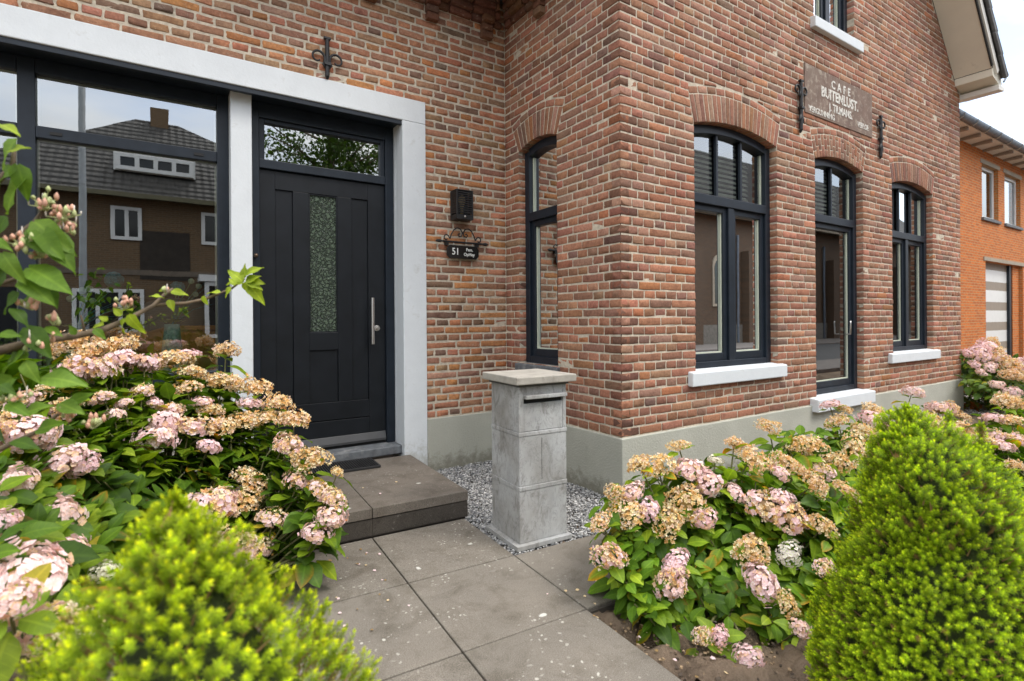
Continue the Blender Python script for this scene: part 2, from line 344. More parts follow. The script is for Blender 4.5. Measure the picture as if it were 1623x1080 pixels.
stones('gravel', 17000, ing, -1.05, -.012, -.34, DY-.01, -.006, .0055, .0098, 'light grey gravel chips between the walls and the letterbox pillar')
stones('side_gravel', 3500, lambda X, Y: X > 0, 5.95, 7.6, -1.0, 1.2, -.03, .009, .02, 'grey gravel at the far corner of the house')
gb = MB(); gb.box(5.95, 13.5, -1.2, 6, -.2, -.035); tag(gb.build('side_path', M['pavers']), 'grey paved strip beside the house', kind='structure')
# soil crumbs and fallen petals
stones('soil_crumbs', 5200, lambda X, Y: np.ones_like(X, bool), -1.06, .5, -2.3, -.2, -.036, .003, .009, 'soil crumbs and bits of dry leaf on the planting bed', cols=((.11,.08,.055),(.17,.12,.08),(.07,.05,.035),(.30,.21,.12)))

# ================================================================== HOUSE
house = empty('brick_house', (0, 0, 0)); tag(house, 'old red brick corner house with black door and arched navy windows', 'house')
CHT = .0610; ZB = .41
PAL = np.array([.95, .96, .92])*np.array([(.46,.195,.125),(.40,.165,.108),(.345,.160,.115),(.275,.140,.108),(.50,.215,.135),(.53,.19,.085),(.21,.125,.108),(.46,.245,.18),(.42,.18,.115),(.36,.175,.13)])
PW = np.array([.17,.16,.16,.10,.10,.025,.02,.12,.10,.06])
PALO = np.array([.98, .96, .90])*np.array([(.47,.225,.15),(.40,.19,.13),(.52,.24,.145),(.33,.175,.13),(.55,.235,.095),(.46,.28,.205),(.27,.155,.12),(.18,.125,.108),(.50,.22,.145),(.40,.235,.155)])
PAL = (PAL*.68+PAL.mean(0)*.32)*np.array([.985, 1.04, 1.0]); PALO = (PALO*.75+PALO.mean(0)*.25)*np.array([1.12, 1.13, 1.05])
class Bricks:
    def __init__(s): s.items = []       # (V, F, col, area, matkey)
    def add(s, mapf, L, H, depth, col, jit=.002, e=.004, clamp=None, matkey='brick'):
        nx = max(3, int(round(L/.045))+1); us = [0, e]+[e+(L-2*e)*k/(nx-2) for k in range(1, nx-2)]+[L-e, L]
        ee = min(e, H*.22); vs = [0, ee, H*.5, H-ee, H]
        nu, nv = len(us), len(vs); wu = random.uniform(-.003, .003)
        P = []; 
        for j, v in enumerate(vs):
            for i, uu in enumerate(us):
                edge = (i in (0, nu-1)) or (j in (0, nv-1)); corner = (i in (0, nu-1)) and (j in (0, nv-1))
                n = -random.uniform(.0006, .0022)*(jit/.002)**.6 if edge else random.uniform(-.001, .001)
                a = uu+random.gauss(0, jit*.55); b = v+random.gauss(0, jit*.45)+wu*(uu/L-.5)
                if corner: a += (.0025 if i == 0 else -.0025)*jit/.002; b += (.002 if j == 0 else -.002)*jit/.002
                P.append((a, b, n+s.tilt))
        for i in range(nu): P.append((us[i], 0, -depth))
        for i in range(nu): P.append((us[i], H, -depth))
        V = []
        for a, b, n in P: V.append(mapf(a, b, n))
        F = [(j*nu+i, j*nu+i+1, (j+1)*nu+i+1, (j+1)*nu+i) for j in range(nv-1) for i in range(nu-1)]
        B0, T0, top = nu*nv, nu*nv+nu, (nv-1)*nu
        F += [(B0+i, B0+i+1, i+1, i) for i in range(nu-1)]+[(top+i, top+i+1, T0+i+1, T0+i) for i in range(nu-1)]
        # ends (one n-gon each)
        F.append(tuple([j*nu for j in range(nv)]+[T0, B0])[::1]); F.append(tuple([j*nu+nu-1 for j in range(nv)][::-1]+[B0+nu-1, T0+nu-1]))
        V = np.array(V); x, y, D = pix(V[:nu*nv]); 
        ins = (D.min() > .1) and x.max() > 0 and x.min() < 1623 and y.max() > 0 and y.min() < 1080
        area = 0
        if ins: 
            cx_, cy_ = np.clip(x, 0, 1623), np.clip(y, 0, 1080); area = (cx_.max()-cx_.min())*(cy_.max()-cy_.min())
            hid = (cy_.mean() > 700 or cx_.mean() < -1); area = 0 if hid else area*H*L/max(H*L, 1e-6)
        s.items.append((V, F, col, area, matkey))
    tilt = 0.0
BR = Bricks()
def pick(pal, w=None):
    i = rng.choice(len(pal), p=w/w.sum() if w is not None else None); c = pal[i]*rng.uniform(.85, 1.15)
    return np.clip(c*(1+rng.normal(0, .04, 3)), .01, .9)
class Opening:
    def __init__(s, u0, u1, z0, zs, rise=0, thick=.2, ring=True):
        s.u0, s.u1, s.z0, s.zs, s.rise, s.th, s.ring = u0, u1, z0, zs, rise, thick, ring; s.um = (u0+u1)/2; s.hw = (u1-u0)/2
        if rise: s.R = (s.hw**2+rise**2)/(2*rise); s.zc = zs+rise-s.R; s.am = math.asin(s.hw/s.R)
    def top(s, u): return s.zs if not s.rise else s.zc+math.sqrt(max(0, s.R**2-(min(max(u, s.u0), s.u1)-s.um)**2))
    def outer(s, u):          # lower limit of wall bricks over the arch (None = free)
        Ro = s.R+s.th+(.066 if s.ring else .008); hw = Ro*math.sin(s.am)
        if abs(u-s.um) > hw: return None
        return s.zc+math.sqrt(Ro**2-(u-s.um)**2)
    def skew(s, z):           # half width blocked at height z beside the voussoirs
        if not s.rise or z < s.zs: return s.hw
        return s.hw+(z-s.zs)*math.tan(s.am)+.008
def lay_wall(mapw, U0, U1, z0, z1, ops, pal, w, start=0, joint=.0095, jit=.0026, limit=None, depth=.078, matkey='brick', quoin=None, endmap=None, skip=None, proud=0, cht=CHT, bl=.218, darkcorner=False):
    """courses of alternating stretchers and headers with openings cut out"""
    k = 0; z = z0
    while z < z1-.02:
        zt = z+cht; zm = z+cht/2; row = (k+start) % 2
        H = cht-joint-.0022
        # blocked intervals
        bl_ = []
        for o in ops:
            if o.z0-.005 < zm < o.zs+.0: bl_.append((o.u0, o.u1))
            elif o.rise and zm >= o.zs:
                Ro = o.R+o.th+(.066 if o.ring else .008); zz = zt-joint-.014
                zend = o.zc+Ro*math.cos(o.am)
                if zz < zend: bl_.append((o.um-o.skew(zm), o.um+o.skew(zm)))
                elif zz < o.zc+Ro:
                    h = math.sqrt(Ro**2-(zz-o.zc)**2); bl_.append((o.um-h, o.um+h))
            elif not o.rise and o.z0 < zm < o.zs: bl_.append((o.u0, o.u1))
        # brick joints along the course
        hl = bl/2
        if row == 0: cuts = [U0, U0+bl*.75]; step_ = bl
        else: cuts = [U0, U0+hl]; step_ = hl
        if row == 0 and (k//2) % 2 == 1: cuts.append(cuts[-1]+hl)
        while cuts[-1] < U1-.03: cuts.append(cuts[-1]+step_*rng.uniform(.97, 1.03) if not (row == 1 and rng.random() < .0) else cuts[-1]+bl)
        cuts[-1] = U1
        if len(cuts) > 2 and cuts[-1]-cuts[-2] < .045: cuts.pop(-2)
        row_ = []
        for a, b in zip(cuts[:-1], cuts[1:]):
            segs = [(a, b)]
            for p, q in bl_:
                ns = []
                for s0, s1 in segs:
                    if q <= s0 or p >= s1: ns.append((s0, s1)); continue
                    if p-s0 > .004: ns.append((s0, p+joint*.5))
                    if s1-q > .004: ns.append((q-joint*.5, s1))
                segs = ns
            row_ += segs
        mer = []
        for sg_ in row_:
            if mer and abs(mer[-1][1]-sg_[0]) < 1e-6 and (sg_[1]-sg_[0] < .06 or mer[-1][1]-mer[-1][0] < .06): mer[-1] = (mer[-1][0], sg_[1])
            else: mer.append(sg_)
        for segs in [mer]:
            for s0, s1 in segs:
                um = (s0+s1)/2
                if limit is not None and zt > limit(um): continue
                if skip is not None and skip(um, zm, s0, s1): continue
                L = s1-s0-joint
                if L < .018: continue
                ua = s0+joint/2+(0 if s0 > U0+1e-6 else -joint/2); L2 = s1-joint/2-ua+(joint/2 if s1 >= U1-1e-6 else 0)
                zz0 = z+joint/2+rng.normal(0, jit*.25)
                BR.tilt = rng.normal(0, .0012)+proud
                tops = [o for o in ops if o.rise and zt > o.zs and o.outer(um) is not None]
                def mf(aa, bb, n, ua=ua, zz0=zz0, tops=tops):
                    v = zz0+bb; uu = ua+aa
                    for o in tops:
                        ou = o.outer(uu)
                        if ou is not None and v < ou+.004 and zz0+H > ou+.012: v = min(ou+.004, zz0+H)
                    return mapw(uu, v, n)
                col = pick(pal, w)
                if matkey == 'brick_old' and col[0] < .30 and rng.random() < .55: col = pick(pal, w)
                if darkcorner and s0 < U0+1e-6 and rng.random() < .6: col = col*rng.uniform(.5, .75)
                BR.add(mf, L2, H, depth, col, jit, matkey=matkey)
        z = zt; k += 1
    BR.tilt = 0
def arch(mapw, o, pal, w, n, split=False, matkey='brick'):
    da = 2*o.am/n
    for i in range(n):
        a0 = -o.am+i*da; jw = .0075/(o.R+.1)
        parts = [(0.0, o.th)] if not split else ([(0, .098), (.106, o.th)] if i % 2 else [(0, .058), (.066, .158), (.166, o.th)])
        for r0, r1 in parts:
            if r1-r0 < .02: continue
            BR.tilt = rng.normal(0, .001)
            def mf(aa, bb, nn, a0=a0, r0=r0):
                # aa along radius, bb along arc
                ang = a0+jw/2+bb/(o.R+o.th/2)*1.0; rr = o.R+r0+aa
                return mapw(o.um+rr*math.sin(ang), o.zc+rr*math.cos(ang), nn)
            c = pick(pal, w)*np.array([.88, .92, .95])
            BR.add(mf, r1-r0, da*(o.R+o.th/2)-.0085, .078, c, .0016, e=.004, matkey=matkey)
    if o.ring:
        R2 = o.R+o.th+.009; m_ = max(4, int(round(2*o.am*R2/.112))); db = 2*o.am/m_
        for i in range(m_):
            def mf(aa, bb, nn, i=i): 
                ang = -o.am+i*db+.004/R2+aa/R2; rr = R2+bb
                return mapw(o.um+rr*math.sin(ang), o.zc+rr*math.cos(ang), nn)
            BR.add(mf, db*R2-.009, .048, .078, pick(pal, w), .002, matkey=matkey)
    BR.tilt = 0
mapF = lambda u, v, n: (u, -n, v)
mapR = lambda u, v, n: (-n, u, v)
mapL = lambda u, v, n: (u, DY-n, v)
FWID = 5.94; RIDX = FWID/2
gable = lambda u: 4.936-1.186*(abs(u-RIDX)-(5.112-RIDX))
oW1 = Opening(.753, 1.824, .805, 2.632, .070); oDW = Opening(2.440, 3.352, .47, 2.640, .066); oW3 = Opening(4.007, 5.077, .81, 2.632, .070)
oUP = Opening(2.44, 3.19, 3.90, 5.15, .05)
OF = [oW1, oDW, oW3, oUP]
sgnx0, sgnx1, sgnz0, sgnz1 = 2.262, 3.545, 3.020, 3.462
oSG = Opening(sgnx0-.006, sgnx1+.006, sgnz0-.002, sgnz1+.004)
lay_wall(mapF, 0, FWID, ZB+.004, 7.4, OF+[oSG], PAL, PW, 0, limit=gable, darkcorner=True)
for o, n in ((oW1, 22), (oW3, 22)): arch(mapF, o, PAL, PW, n)
arch(mapF, oDW, PAL, PW, 19, split=True); arch(mapF, oUP, PAL, PW, 16)
oR = Opening(.672, 1.185, .835, 2.600, .052)
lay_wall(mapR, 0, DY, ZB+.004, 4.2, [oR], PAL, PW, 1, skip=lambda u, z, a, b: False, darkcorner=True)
arch(mapR, oR, PAL, PW, 12)
# handmade bricks of the door wall, wider joints
oSur = Opening(-7.0, -.757, -1, 2.921)
lay_wall(mapL, -6.0, -.004, ZB+.004, 4.2, [oSur], PALO, None, 1, joint=.0145, jit=.0034, matkey='brick_old', bl=.222)
# corbelled cornice: projecting course, dentils; brick colours darkened to add to the eaves shade
for row, (zz, pr) in enumerate(((3.70, .030), (3.761, .055), (3.822, .08), (3.883, .08))):
    for wall in ('L', 'R'):
        mp_ = mapL if wall == 'L' else mapR; uu = -6.0 if wall == 'L' else 0.0; end = -.004-pr if wall == 'L' else DY-.0
        if wall == 'R': end = DY-pr-.002
        while uu < end-.03:
            L = min(.21, end-uu); BR.tilt = pr+random.gauss(0, .0015)
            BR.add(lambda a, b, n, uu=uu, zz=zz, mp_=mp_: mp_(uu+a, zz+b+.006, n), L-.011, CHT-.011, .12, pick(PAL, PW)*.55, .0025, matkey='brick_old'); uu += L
for uu in np.arange(-5.9, -.05, .505):
    for zz, pr in ((3.578, .052), (3.639, .05), (3.70, .085)):
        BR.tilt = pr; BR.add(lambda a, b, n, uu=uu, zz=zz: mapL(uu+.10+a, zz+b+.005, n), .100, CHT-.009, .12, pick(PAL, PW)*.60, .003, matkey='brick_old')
for uu in (.30, .80):
    for zz, pr in ((3.578, .052), (3.639, .05), (3.70, .085)):
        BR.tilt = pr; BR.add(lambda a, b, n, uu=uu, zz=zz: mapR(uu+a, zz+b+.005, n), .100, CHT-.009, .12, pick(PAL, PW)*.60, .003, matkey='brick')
BR.tilt = 0
# ----- link: the 300 bricks that show largest singly, the rest as one part
order = sorted(range(len(BR.items)), key=lambda i: -BR.items[i][3])
single = set(order[:300])
for key in ('brick', 'brick_old'):
    Vs, Fs, Cs, off = [], [], [], 0
    for i, (V, F, c, ar, mk) in enumerate(BR.items):
        if mk != key: continue
        if i in single:
            me = np_mesh('brick', V, F, cols=np.tile(c, (len(V), 1)), smooth=True); link('brick', me, house, M[key]); continue
        Vs.append(V); Fs += [tuple(off+k for k in f) for f in F]; Cs.append(np.tile(c, (len(V), 1))); off += len(V)
    me = np_mesh('brickwork', np.concatenate(Vs), Fs, cols=np.concatenate(Cs), smooth=True)
    tag(link('brickwork', me, house, M[key]), kind='stuff')
# ----- mortar sheets with the same openings
def mortar(name, mapw, U0, U1, z0, topf, ops, n=-.0032, mat='mortar', rev=.10):
    m_ = MB(); us = {U0, U1}
    for o in ops:
        k = 14 if o.rise else 1
        for i in range(k+1): us.add(o.u0-.003+(o.u1-o.u0+.006)*i/k)
    for i in range(1, 30): us.add(U0+(U1-U0)*i/30)
    us = sorted(us)
    for a, b in zip(us[:-1], us[1:]):
        if b-a < 1e-6: continue
        um = (a+b)/2; cov = sorted([o for o in ops if o.u0-.003 <= um <= o.u1+.003], key=lambda o: o.z0)
        lo = (z0, z0)
        for o in cov:
            zb_ = o.z0
            if zb_ > z0: m_.add([mapw(a, lo[0], n), mapw(b, lo[1], n), mapw(b, zb_, n), mapw(a, zb_, n)], [(0,1,2,3)])
            ta, tb = o.top(a)+.004, o.top(b)+.004
            m_.add([mapw(a, ta, n), mapw(b, tb, n), mapw(b, tb, n-rev), mapw(a, ta, n-rev)], [(0,1,2,3)])
            lo = (ta, tb)
        m_.add([mapw(a, lo[0], n), mapw(b, lo[1], n), mapw(b, topf(b), n), mapw(a, topf(a), n)], [(0,1,2,3)])
    for o in ops:
        for uu in (o.u0-.003, o.u1+.003):
            m_.add([mapw(uu, o.z0, n), mapw(uu, o.z0, n-rev), mapw(uu, o.top(uu)+.004, n-rev), mapw(uu, o.top(uu)+.004, n)], [(0,1,2,3)])
        m_.add([mapw(o.u0, o.z0, n), mapw(o.u1, o.z0, n), mapw(o.u1, o.z0, n-rev), mapw(o.u0, o.z0, n-rev)], [(0,1,2,3)])
    return m_.build(name, M[mat], house)
mortar('mortar', mapF, .0075, FWID-.0075, ZB-.02, lambda u: gable(u)-.01, OF)
mortar('mortar', mapR, .0075, DY+.05, ZB-.02, lambda u: 4.3, [oR])
mortar('mortar', mapL, -6, .02, ZB-.02, lambda u: 4.3, [Opening(-7.0, -.86, -.1, 2.85)])
# far side wall and mass behind
MB().box(FWID-.06, FWID-.0078, .012, 8, -.1, 4.05).build('side_wall', M['mortar'], house)
# plinth
pm = MB(); pm.prism([(-.016, -.018), (FWID+.016, -.018), (FWID+.016, .12), (.10, .12), (.10, DY+.05), (-.016, DY+.05)], -.12, ZB, 'z'); pm.build('plinth', M['plinth'], house, bevel=.006)
MB().box(-.757, -.0165, DY-.016, DY+.1, -.12, ZB).build('plinth', M['plinth'], house, bevel=.005)
# white surround of shop window and door
ws = MB(); ws.box(-6.0, -.757, DY-.014, DY+.10, 2.745, 2.921).box(-.952, -.757, DY-.0138, DY+.14, -.1, 2.7445)
ws.box(-.952, -.90, DY+.14, DY+.235, -.1, 2.7445)
ws.build('white_surround', M['white'], house, bevel=.006)
MB().box(-2.125, -1.995, DY+.085, DY+.30, .158, 2.75).build('white_pilaster', M['white'], house, bevel=.006)
# black lintel board and soffit above door and window
MB().box(-6.0, -.953, DY-.004, DY+.03, 2.712, 2.7435).box(-6, -.953, DY+.03, DY+.34, 2.735, 2.7438).build('lintel_board', M['frame'], house, bevel=.002)
# ------------------------------------------------------------------ arched windows of the gable wall
def arc_poly(o, a, b, off, n=14):
    return [(u_, o.top(u_)-off) for u_ in np.linspace(a, b, n)]
def facade_window(o, ax, front, bars_up, lower, ztr, name='window', label=None, blind=True, swap=False, curtain=None):
    """o: opening; ax 'y' -> plane y=front (u=x) ; 'x' -> plane x=front (u=y)"""
    w = empty(name, (o.um, front, o.z0) if ax == 'y' else (front, o.um, o.z0), house)
    if label: w['label'] = label
    def pr(m, poly, d0, d1): m.prism(poly, front+d0, front+d1, ax)
    def bx(m, u0, u1, d0, d1, z0, z1): pr(m, [(u0, z0), (u1, z0), (u1, z1), (u0, z1)], d0, d1)
    f = MB(); fw = .062; a, b = o.u0+.002, o.u1-.002
    bx(f, a, a+fw, 0, .08, o.z0+.002, o.top(a)-.004); bx(f, b-fw, b, 0, .08, o.z0+.002, o.top(b)-.004)
    bx(f, a+fw, b-fw, .002, .08, o.z0+.002, o.z0+.058)
    pr(f, arc_poly(o, a+fw, b-fw, .002)+arc_poly(o, a+fw, b-fw, fw+.006)[::-1], .0015, .08)
    if ztr: bx(f, a+fw, b-fw, -.004, .08, ztr-.036, ztr+.036)
    if lower == 2: bx(f, o.um-.036, o.um+.036, .003, .08, o.z0+.058, ztr-.036)
    f.build('frame', M['frame'], w, bevel=.004)
    fr = []; 
    if ztr:
        k = bars_up+1; ia, ib = a+fw, b-fw
        bars = [ia+(ib-ia)*i/k for i in range(1, k)]
        g_ = MB()
        for q in bars: bx(g_, q-.013, q+.013, .018, .060, ztr+.0362, o.top(q)-fw-.0065)
        if bars: g_.build('glazing_bar', M['frame'], w, bevel=.003)
        ed = [ia]+bars+[ib]
        for p, q in zip(ed[:-1], ed[1:]): fr.append((p+(.0 if p == ia else .0), q, ztr+.036, True))
    lo = [(a+fw, b-fw)] if lower == 1 else [(a+fw, o.um-.036), (o.um+.036, b-fw)]
    for p, q in lo: fr.append((p, q, o.z0+.058, False))
    sp = MB(); sa = MB()
    for p, q, z0, up in fr:
        top = (lambda u: o.top(u)-fw-.006) if (up or not ztr) else (lambda u: ztr-.036)
        s_in = 0 if up else .045
        if not up:
            bx(sa, p, p+.045, .022, .075, z0, top(p)); bx(sa, q-.045, q, .022, .075, z0, top(q)); bx(sa, p+.045, q-.045, .024, .075, z0, z0+.06); bx(sa, p+.045, q-.045, .024, .075, ztr-.082 if ztr else top(p)-.05, (ztr-.036) if ztr else top(p))
        zz0 = z0+(.06 if not up else .0); p2, q2 = p+s_in, q-s_in
        tp = [(u_, top(u_)-(0 if up else .046)) for u_ in np.linspace(p2, q2, 8)]
        poly = [(p2, zz0), (q2, zz0)]+tp[::-1]
        gp = MB(); n = len(poly); 
        gp.add([((u_, front+.052, z_) if ax == 'y' else (front+.052, u_, z_)) for u_, z_ in poly], [tuple(range(n))]); gp.build('pane', M['glass'], w)
        for uu in (p2, q2): bx(sp, uu-(.013 if uu == q2 else 0), uu+(.013 if uu == p2 else 0), .040, .0515, zz0+.001, top(uu)-(.004 if up else .048))
        bx(sp, p2+.0131, q2-.0131, .040, .0515, zz0+.001, zz0+.010)
    if sa.v: sa.build('sash', M['frame'], w, bevel=.003)
    sp.build('spacer_bar', M['spacer'], w)
    if blind:
        bl = MB(); z = (ztr or o.z0)+.02
        while z < o.zs+o.rise-.02:
            hw = o.hw-.08
            if z > o.zs-.09: hw = max(.1, hw-.10*(z-o.zs+.09)/.1)
            P = lambda u_, d, zz: (u_, front+d, zz) if ax == 'y' else (front+d, u_, zz)
            bl.add([P(o.um-hw, .15, z), P(o.um+hw, .15, z), P(o.um+hw, .172, z+.030), P(o.um-hw, .172, z+.030)], [(0,1,2,3)]); z += .040
        bl.build('blind', M['slat'], w)
    if curtain:
        cu = MB(); pts = [(curtain[0]+(curtain[1]-curtain[0])*i/24, .20+.02*math.sin(i*1.9)) for i in range(25)]
        for (p, d), (q, e) in zip(pts[:-1], pts[1:]):
            cu.add([(p, front+d, o.z0+.05), (q, front+e, o.z0+.05), (q, front+e, o.zs), (p, front+d, o.zs)], [(0,1,2,3)])
        cu.build('curtain', M['creamw'], w, smooth=True)
    return w
FR = .062
w1 = facade_window(oW1, 'y', FR, 2, 2, 2.108, label='large arched window nearest the house corner')
dw = facade_window(oDW, 'y', FR, 1, 1, 2.128, label='tall narrow arched glazed door under the stone plaque')
w3 = facade_window(oW3, 'y', FR, 2, 2, 2.108, label='arched window nearest the far end of the gable wall')
wu = facade_window(oUP, 'y', FR, 1, 2, 4.75, blind=False, label='upper storey window cut off by the top of the picture', curtain=(2.50, 2.74))
wr = facade_window(oR, 'x', .062, 0, 1, 2.050, label='narrow arched window in the return wall')
hd = MB(); hd.tube([(3.165, FR+.018, 1.03), (3.165, FR-.02, 1.03), (3.165, FR-.024, 1.14), (3.165, FR-.02, 1.16)], .008, 8); hd.build('handle', M['steel'], dw, smooth=True)
def sill(x0, x1, yf, yb, z0, z1, w):
    MB().prism([(yf, z0), (yb, z0), (yb, z1+.012), (yf, z1-.004)], x0, x1, 'x').build('sill', M['white'], w, bevel=.008)
sill(.668, 1.896, -.042, .0615, .700, .806, w1); sill(2.33, 3.42, -.075, .0615, .352, .470, dw); sill(3.885, 5.165, -.042, .0615, .708, .812, w3)
sill(2.375, 3.285, -.048, .0615, 3.800, 3.901, wu)
MB().prism([(-.03, .745), (.06, .745), (.06, .838), (-.03, .828)], .65, 1.22, 'y').build('sill', M['stonesill'], wr, bevel=.005)
# ------------------------------------------------------------------ door and shop window
DF = DY+.2
door = empty('door', (-1.48, DF, .235), house); door['label'] = 'black panelled front door with patterned glass strip'
d = MB(); yb = DF+.055
X = [-1.937, -1.831, -1.712, -1.601, -1.392, -1.285, -1.156, -1.022]
d.box(X[0], X[1], DF, yb, .31, 2.27); d.box(X[6], X[7], DF, yb, .31, 2.27)
d.box(X[2], X[3], DF, yb, .5805, 2.1395); d.box(X[4], X[5], DF, yb, .5805, 2.1395)
d.box(X[1], X[6], DF+.0004, yb, 2.140, 2.2698); d.box(X[1], X[6], DF+.0004, yb, .447, .580)
d.box(X[1], X[6], DF+.0006, yb, .31, .440); d.box(X[1], X[6], DF+.012, yb, .440, .447)
d.box(X[3], X[4], DF+.0004, yb, .976, 1.108)
d.build('leaf', M['door'], door, bevel=.0025)
for a, b, z0, z1 in ((X[1], X[2], .580, 2.140), (X[5], X[6], .580, 2.140), (X[3], X[4], .580, .976)):
    m_ = MB().box(a+.0005, b-.0005, DF+.013, yb-.005, z0+.0005, z1-.0005); m_.build('panel', M['door'], door, bevel=.002)
m_ = MB().prism([(DF-.022, .250), (DF+.02, .250), (DF+.02, .322), (DF-.004, .318), (DF-.022, .268)], X[0]+.004, X[7]-.004, 'x'); m_.build('weather_bar', simple('dark_grey_bar', (.055,.056,.058), .45, .1), door, bevel=.002)
MB().box(X[0], X[7], DF+.004, yb, .226, .2495).build('bottom_seal', M['dark'], door)
# patterned glass: pressed floral relief
m, t, P, O = newmat('patterned_door_glass'); p = gpos(t)
v1 = t.nodes.new('ShaderNodeTexVoronoi'); v1.feature = 'DISTANCE_TO_EDGE'; v1.inputs['Scale'].default_value = 34
nn = node(t, 'ShaderNodeTexNoise', Scale=40.0); t.links.new(p, nn.inputs['Vector']); wv = mixc(t, .05, p, nn.outputs['Color'], 'ADD'); t.links.new(wv, v1.inputs['Vector'])
c = mixc(t, ramp(t, v1.outputs['Distance'], .05, .16), (.045,.06,.045), (.10,.135,.095))
t.links.new(c, P.inputs['Base Color']); P.inputs['Roughness'].default_value = .16; P.inputs['Specular IOR Level'].default_value = .9
t.links.new(bump(t, ramp(t, v1.outputs['Distance'], .02, .22), 1.0, .012), P.inputs['Normal']); M['dglass'] = m
MB().box(X[3]+.001, X[4]-.001, DF+.016, DF+.024, 1.109, 2.139).build('patterned_pane', M['dglass'], door)
lp = MB(); 
for a, b, z0, z1 in ((X[3]+.0006, X[3]+.009, 1.1085, 2.1394), (X[4]-.009, X[4]-.0006, 1.1085, 2.1394), (X[3]+.0092, X[4]-.0092, 1.1085, 1.117), (X[3]+.0092, X[4]-.0092, 2.131, 2.1394)): lp.box(a, b, DF+.006, DF+.017, z0, z1)
lp.build('glazing_bead', M['door'], door)
h = MB(); h.tube([(-1.143, DF-.062, 1.012), (-1.143, DF-.062, 1.372)], .0125, 14)
h.tube([(-1.143, DF-.062, 1.075), (-1.128, DF+.004, 1.075)], .0085, 10).tube([(-1.143, DF-.062, 1.322), (-1.128, DF+.004, 1.322)], .0085, 10)
h.build('handle', M['steel'], door, smooth=False, bevel=.001)
MB().lathe((-1.090, DF+.002, 1.135), [(.0245, -.002), (.0245, .006), (.021, .010), (.012, .0105), (.0115, .014), (.002, .0142)], 20, 'y').build('lock', M['steel'], door, bevel=.0008)
# fixed frame around the door
sf = empty('door_frame', (-1.48, DF, 0), house); f = MB(); y0 = DF-.028
f.box(-1.0215, -.953, y0, yb+.02, .225, 2.734); f.box(-1.994, -1.9375, y0, yb+.02, .225, 2.734)
f.box(-1.9374, -1.0216, y0+.004, yb+.02, 2.275, 2.338); f.box(-1.9374, -1.0216, y0+.002, yb+.02, 2.628, 2.734)
f.build('frame', M['frame'], sf, bevel=.004)
f = MB(); f.box(-1.055, -1.0217, y0+.02, yb, 2.3385, 2.6275).box(-1.9373, -1.90, y0+.02, yb, 2.3385, 2.6275).box(-1.8995, -1.0555, y0+.021, yb, 2.600, 2.6275).build('sash', M['frame'], sf, bevel=.003)
MB().add([(-1.90, DF+.02, 2.3385), (-1.055, DF+.02, 2.3385), (-1.055, DF+.02, 2.60), (-1.90, DF+.02, 2.60)], [(0,1,2,3)]).build('fanlight_pane', M['glassL'], sf)
MB().lathe((-1.966, DF-.03, 1.652), [(.006, -.02), (.006, .006), (.011, .010), (.0145, .018), (.0145, .026), (.010, .034), (.002, .037)], 14, 'y').build('bell_knob', simple('brown_brass', (.16,.11,.075), .4, .2, metal=.5), sf, smooth=True)
MB().box(-2.0, -.951, DY+.035, yb+.04, .1585, .2245).build('stone_threshold', M['stonesill'], sf, bevel=.008)
# shop window
shop = empty('shop_window', (-4, DF, .8), house); shop['label'] = 'large navy framed shop window reflecting the house across the street'
f = MB(); y0 = DF-.01
for a, b in ((-3.205, -3.125), (-2.196, -2.1255), (-4.39, -4.31), (-5.99, -5.90)): f.box(a, b, y0, yb+.03, .78, 2.734)
for a, b in ((-5.8995, -4.3905), (-4.3095, -3.2055), (-3.1245, -2.1965)):
    f.box(a, b, y0+.002, yb+.03, 2.275, 2.345); f.box(a, b, y0+.002, yb+.03, 2.648, 2.734); f.box(a, b, y0-.012, yb+.03, .78, .862)
f.build('frame', M['frame'], shop, bevel=.004)
for a in (-3.06, -2.33): MB().box(a, a+.055, y0-.0035, y0+.01, 2.300, 2.318).build('trickle_vent', M['dark'], shop)
for a, b in ((-5.8995, -4.3905), (-4.3095, -3.2055), (-3.1245, -2.1965)):
    for z0, z1 in ((.862, 2.275), (2.345, 2.648)):
        MB().add([(a, DF+.03, z0), (b, DF+.03, z0), (b, DF+.03, z1), (a, DF+.03, z1)], [(0,1,2,3)]).build('pane', M['glassL'], shop)
        s2 = MB(); s2.box(a, a+.012, DF+.034, DF+.05, z0, z1).box(b-.012, b, DF+.034, DF+.05, z0, z1).box(a+.0121, b-.0121, DF+.034, DF+.05, z1-.012, z1); s2.build('spacer_bar', M['spacer'], shop)
MB().box(-6, -2.126, DF-.05, DF+.08, -.1, .7795).build('panel_wall', M['plinth'], house, bevel=.005)
# rooms behind the glass
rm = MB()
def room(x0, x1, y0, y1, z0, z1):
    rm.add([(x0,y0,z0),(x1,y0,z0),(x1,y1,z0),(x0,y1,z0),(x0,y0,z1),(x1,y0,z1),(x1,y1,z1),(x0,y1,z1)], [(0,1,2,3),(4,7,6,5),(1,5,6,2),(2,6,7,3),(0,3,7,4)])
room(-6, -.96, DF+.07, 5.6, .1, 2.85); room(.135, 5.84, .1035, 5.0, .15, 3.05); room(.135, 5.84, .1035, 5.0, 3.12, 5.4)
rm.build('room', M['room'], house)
MB().box(.10, .134, .145, 1.36, .12, 3.05).build('room', M['room'], house) if False else None
MB().box(-5.9, -2.13, DF+.085, DF+.36, .80, .835).build('inner_sill', simple('inner_sill', (.30,.28,.25), .4), house, bevel=.004)
